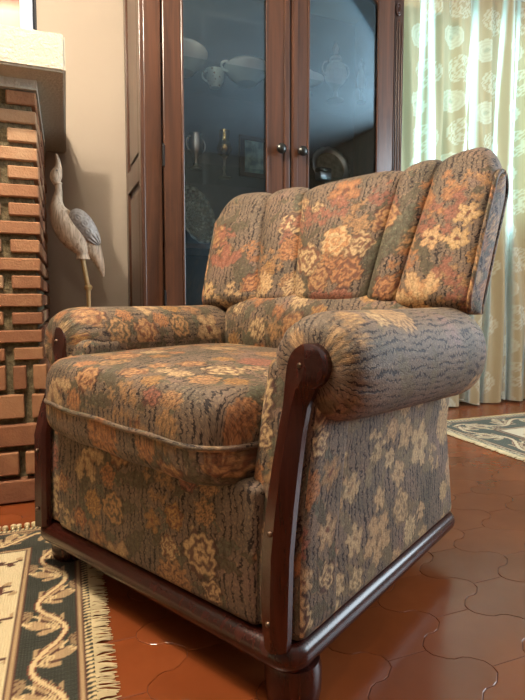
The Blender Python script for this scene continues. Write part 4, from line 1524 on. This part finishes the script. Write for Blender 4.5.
def heron():
    t = NT('carved_pale_wood')
    nz = t.noise(t.mapping(t.obj(), (90, 90, 14)), 1.0, 3, 0.6, 0.8)
    cc = t.ramp(nz.outputs[0], [(0.32, L4((164, 138, 114))), (0.55, L4((220, 196, 168))), (0.75, L4((236, 218, 192)))])
    carved = t.done(t.bsdf(cc, 0.55, 0, t.bump(nz.outputs[0], 0.4, 0.004), 0.4))
    wing_m = plain('washed_grey_carving', (168, 160, 152), 0.5, 0.1, noise_amt=.3, scale=90)
    bamboo = plain('bamboo', (190, 154, 100), 0.4, noise_amt=.15, scale=40)
    ox, oy = 0.055, 2.20
    h = empty('heron_figure', (ox, oy, 0), 0, 'tall carved wooden heron statue on a thin bamboo leg beside the fireplace', 'statue')
    K = .00394

    def pt(px, py, r, ry=None):
        # figure drawn from its silhouette, 3.94 mm per unit
        x = (px - 82) * K * 1.06 + .006
        z = .605 + (305 - py) * K * .992
        return (x, 0, z, r * K, (ry if ry else r) * K)
    body = spline([pt(63, 184, 3.0), pt(63, 193, 3.4), pt(61.5, 203, 5.4), pt(62, 211, 8.2), pt(66, 220, 12.2, 11), pt(72, 230, 14.2, 13), pt(78, 240, 13.2, 13), pt(82, 249, 8.6, 9), pt(83, 254, 6.2), pt(83.2, 259, 6.8)])
    V, F = loft(body); o = mesh_ob('body', V, F, carved, h); fix_normals(o)
    tail = spline([pt(82, 232, 11, 10), pt(90, 244, 9.5, 8), pt(96, 257, 6, 5), pt(99.5, 268, 3.4, 3), pt(101, 276, 1.2, 1.2)])
    V, F = loft(tail); o = mesh_ob('tail', V, F, carved, h); fix_normals(o)
    head = spline([pt(62.0, 186, 3.2), pt(61.2, 182.5, 4.6), pt(61.0, 179, 5.6), pt(61.8, 175, 5.2), pt(63, 171, 3.9), pt(63.4, 167, 2.7), pt(63, 162, 2.0), pt(62, 158, 1.3), pt(61.6, 156.5, .5)])
    V, F = loft(head); o = mesh_ob('head', V, F, carved, h); fix_normals(o)
    for sy in (-1, 1):
        e = MB(); e.lathe([(.0004, -.003), (.003, -.001), (.003, .001), (.0004, .003)], (0, 0, 0), 10, Matrix.Rotation(R(90), 4, 'X'))
        p = pt(62.6, 171.5, 4.4)
        e.build('eye', M_KNOB, h).location = (p[0] - .002, sy * (p[4] + .0005), p[2] - .008)
    m = MB(); p = pt(62.4, 185, 3)
    m.lathe([(.0135, -.004), (.0165, -.003), (.0165, .003), (.0135, .004)], (p[0], 0, p[2]), 20); m.build('neck_ring', carved, h)
    # wings: shallow carved shields with rings, one on each flank
    for sy in (-1, 1):
        A, B = 40, 26
        V = []
        cxw, czw = pt(86, 228, 1)[0], pt(86, 228, 1)[2]
        for i in range(A + 1):
            a = -1 + 2 * i / A
            wdt = (1 - a * a) ** .5 * (1 - .28 * a)
            for k in range(B + 1):
                b = -1 + 2 * k / B
                u, w = a * .082, b * wdt * .036
                dep = .010 * (1 - b * b) * (1 - a * a) ** .5
                for (ru, rw) in ((-.044, -.002), (-.012, .004), (.018, -.004)):
                    dd = math.hypot(u - ru, w - rw)
                    dep += .0065 * (.5 + .5 * math.cos(dd * 2 * PI / .011)) * math.exp(-(dd / .013) ** 2)
                if a > .45: dep += .002 * math.sin(b * 12)
                ang = R(-52)
                X = cxw + u * math.cos(ang) - w * math.sin(ang); Zz = czw + u * math.sin(ang) + w * math.cos(ang)
                bulge = .049 * max(0.05, 1 - ((X - cxw + .015) / .11) ** 2 - ((Zz - czw) / .15) ** 2) ** .5
                V.append((X, sy * (bulge + dep - .004), Zz))
        V2 = [(x, y - sy * .012, z) for x, y, z in V]
        n = len(V)
        F = grid_faces(A + 1, B + 1).tolist()
        F += [[q + n for q in f[::-1]] for f in F]
        ring = [i * (B + 1) for i in range(A + 1)]; ring2 = [i * (B + 1) + B for i in range(A + 1)]
        for rr in (ring, ring2):
            for q in range(A): F.append([rr[q], rr[q + 1], rr[q + 1] + n, rr[q] + n])
        o = mesh_ob('wing', V + V2, F, wing_m, h); fix_normals(o)
    # one straight leg in view, the other drawn up close behind it
    for q, dy in ((0, 0.0), (1, .030)):
        m = MB()
        a, b, c = pt(82.5, 257, 1), pt(87, 287, 1), pt(88, 306, 1)
        m.tube([(a[0], dy, a[2]), ((a[0] + b[0]) / 2, dy, (a[2] + b[2]) / 2), (b[0], dy, b[2])], [.0100, .0085, .0080], 12)
        m.tube([(b[0], dy, b[2] + .010), (b[0] + .001, dy, b[2]), (b[0] + .001, dy, b[2] - .012)], [.0110, .0165, .0110], 12)
        m.tube([(b[0] + .001, dy, b[2]), (c[0], dy, .30), (c[0] + .002, dy, .018)], [.0080, .0075, .0080], 12)
        m.build('leg', bamboo, h)
    MB().lathe([(.085, 0), (.092, .006), (.092, .014), (.080, .020)], (.03, .01, 0), 32).build('base', carved, h)


heron()

# ------------------------------------------------------------------ picture frame on the mantel


def photo_frame():
    f = empty('photo_frame', (-.205, 1.80, 1.384), 0, 'silver photo frame with a dark back standing on the mantel shelf', 'picture frame')
    fo = MB()
    w, hh, b = .130, .34, .036
    for q in ((-w, -w + b, 0, hh), (w - b, w, 0, hh), (-w + b, w - b, 0, b * .5), (-w + b, w - b, hh - b, hh)): fo.box(q[0], q[1], -.006, .008, q[2], q[3], b=.003)
    fo.build('frame', plain('brushed_silver', (166, 174, 186), 0.35, 0.3, noise_amt=.04), f, False)
    MB().box(-w + .002, w + .010, .008, .026, 0, hh - .004).build('backing', plain('black_felt', (22, 20, 22), 0.8), f, False)
    t = NT('portrait_print')
    sp = t.n('ShaderNodeSeparateXYZ'); t.link(t.obj(), sp.inputs[0])
    nz = t.noise(t.obj(), 16, 2)
    hgt = t.math('ADD', sp.outputs[2], t.math('MULTIPLY', nz.outputs[0], .03))
    c = t.ramp(t.math('MULTIPLY', hgt, 3.0), [(.10, L4((214, 150, 124))), (.36, L4((222, 170, 146))), (.44, L4((150, 110, 92))), (.50, L4((40, 32, 30)))])
    MB().box(-w + b, w - b, 0, .0079, b * .5, hh - b).build('picture', t.done(t.bsdf(c, .25)), f, False)


photo_frame()
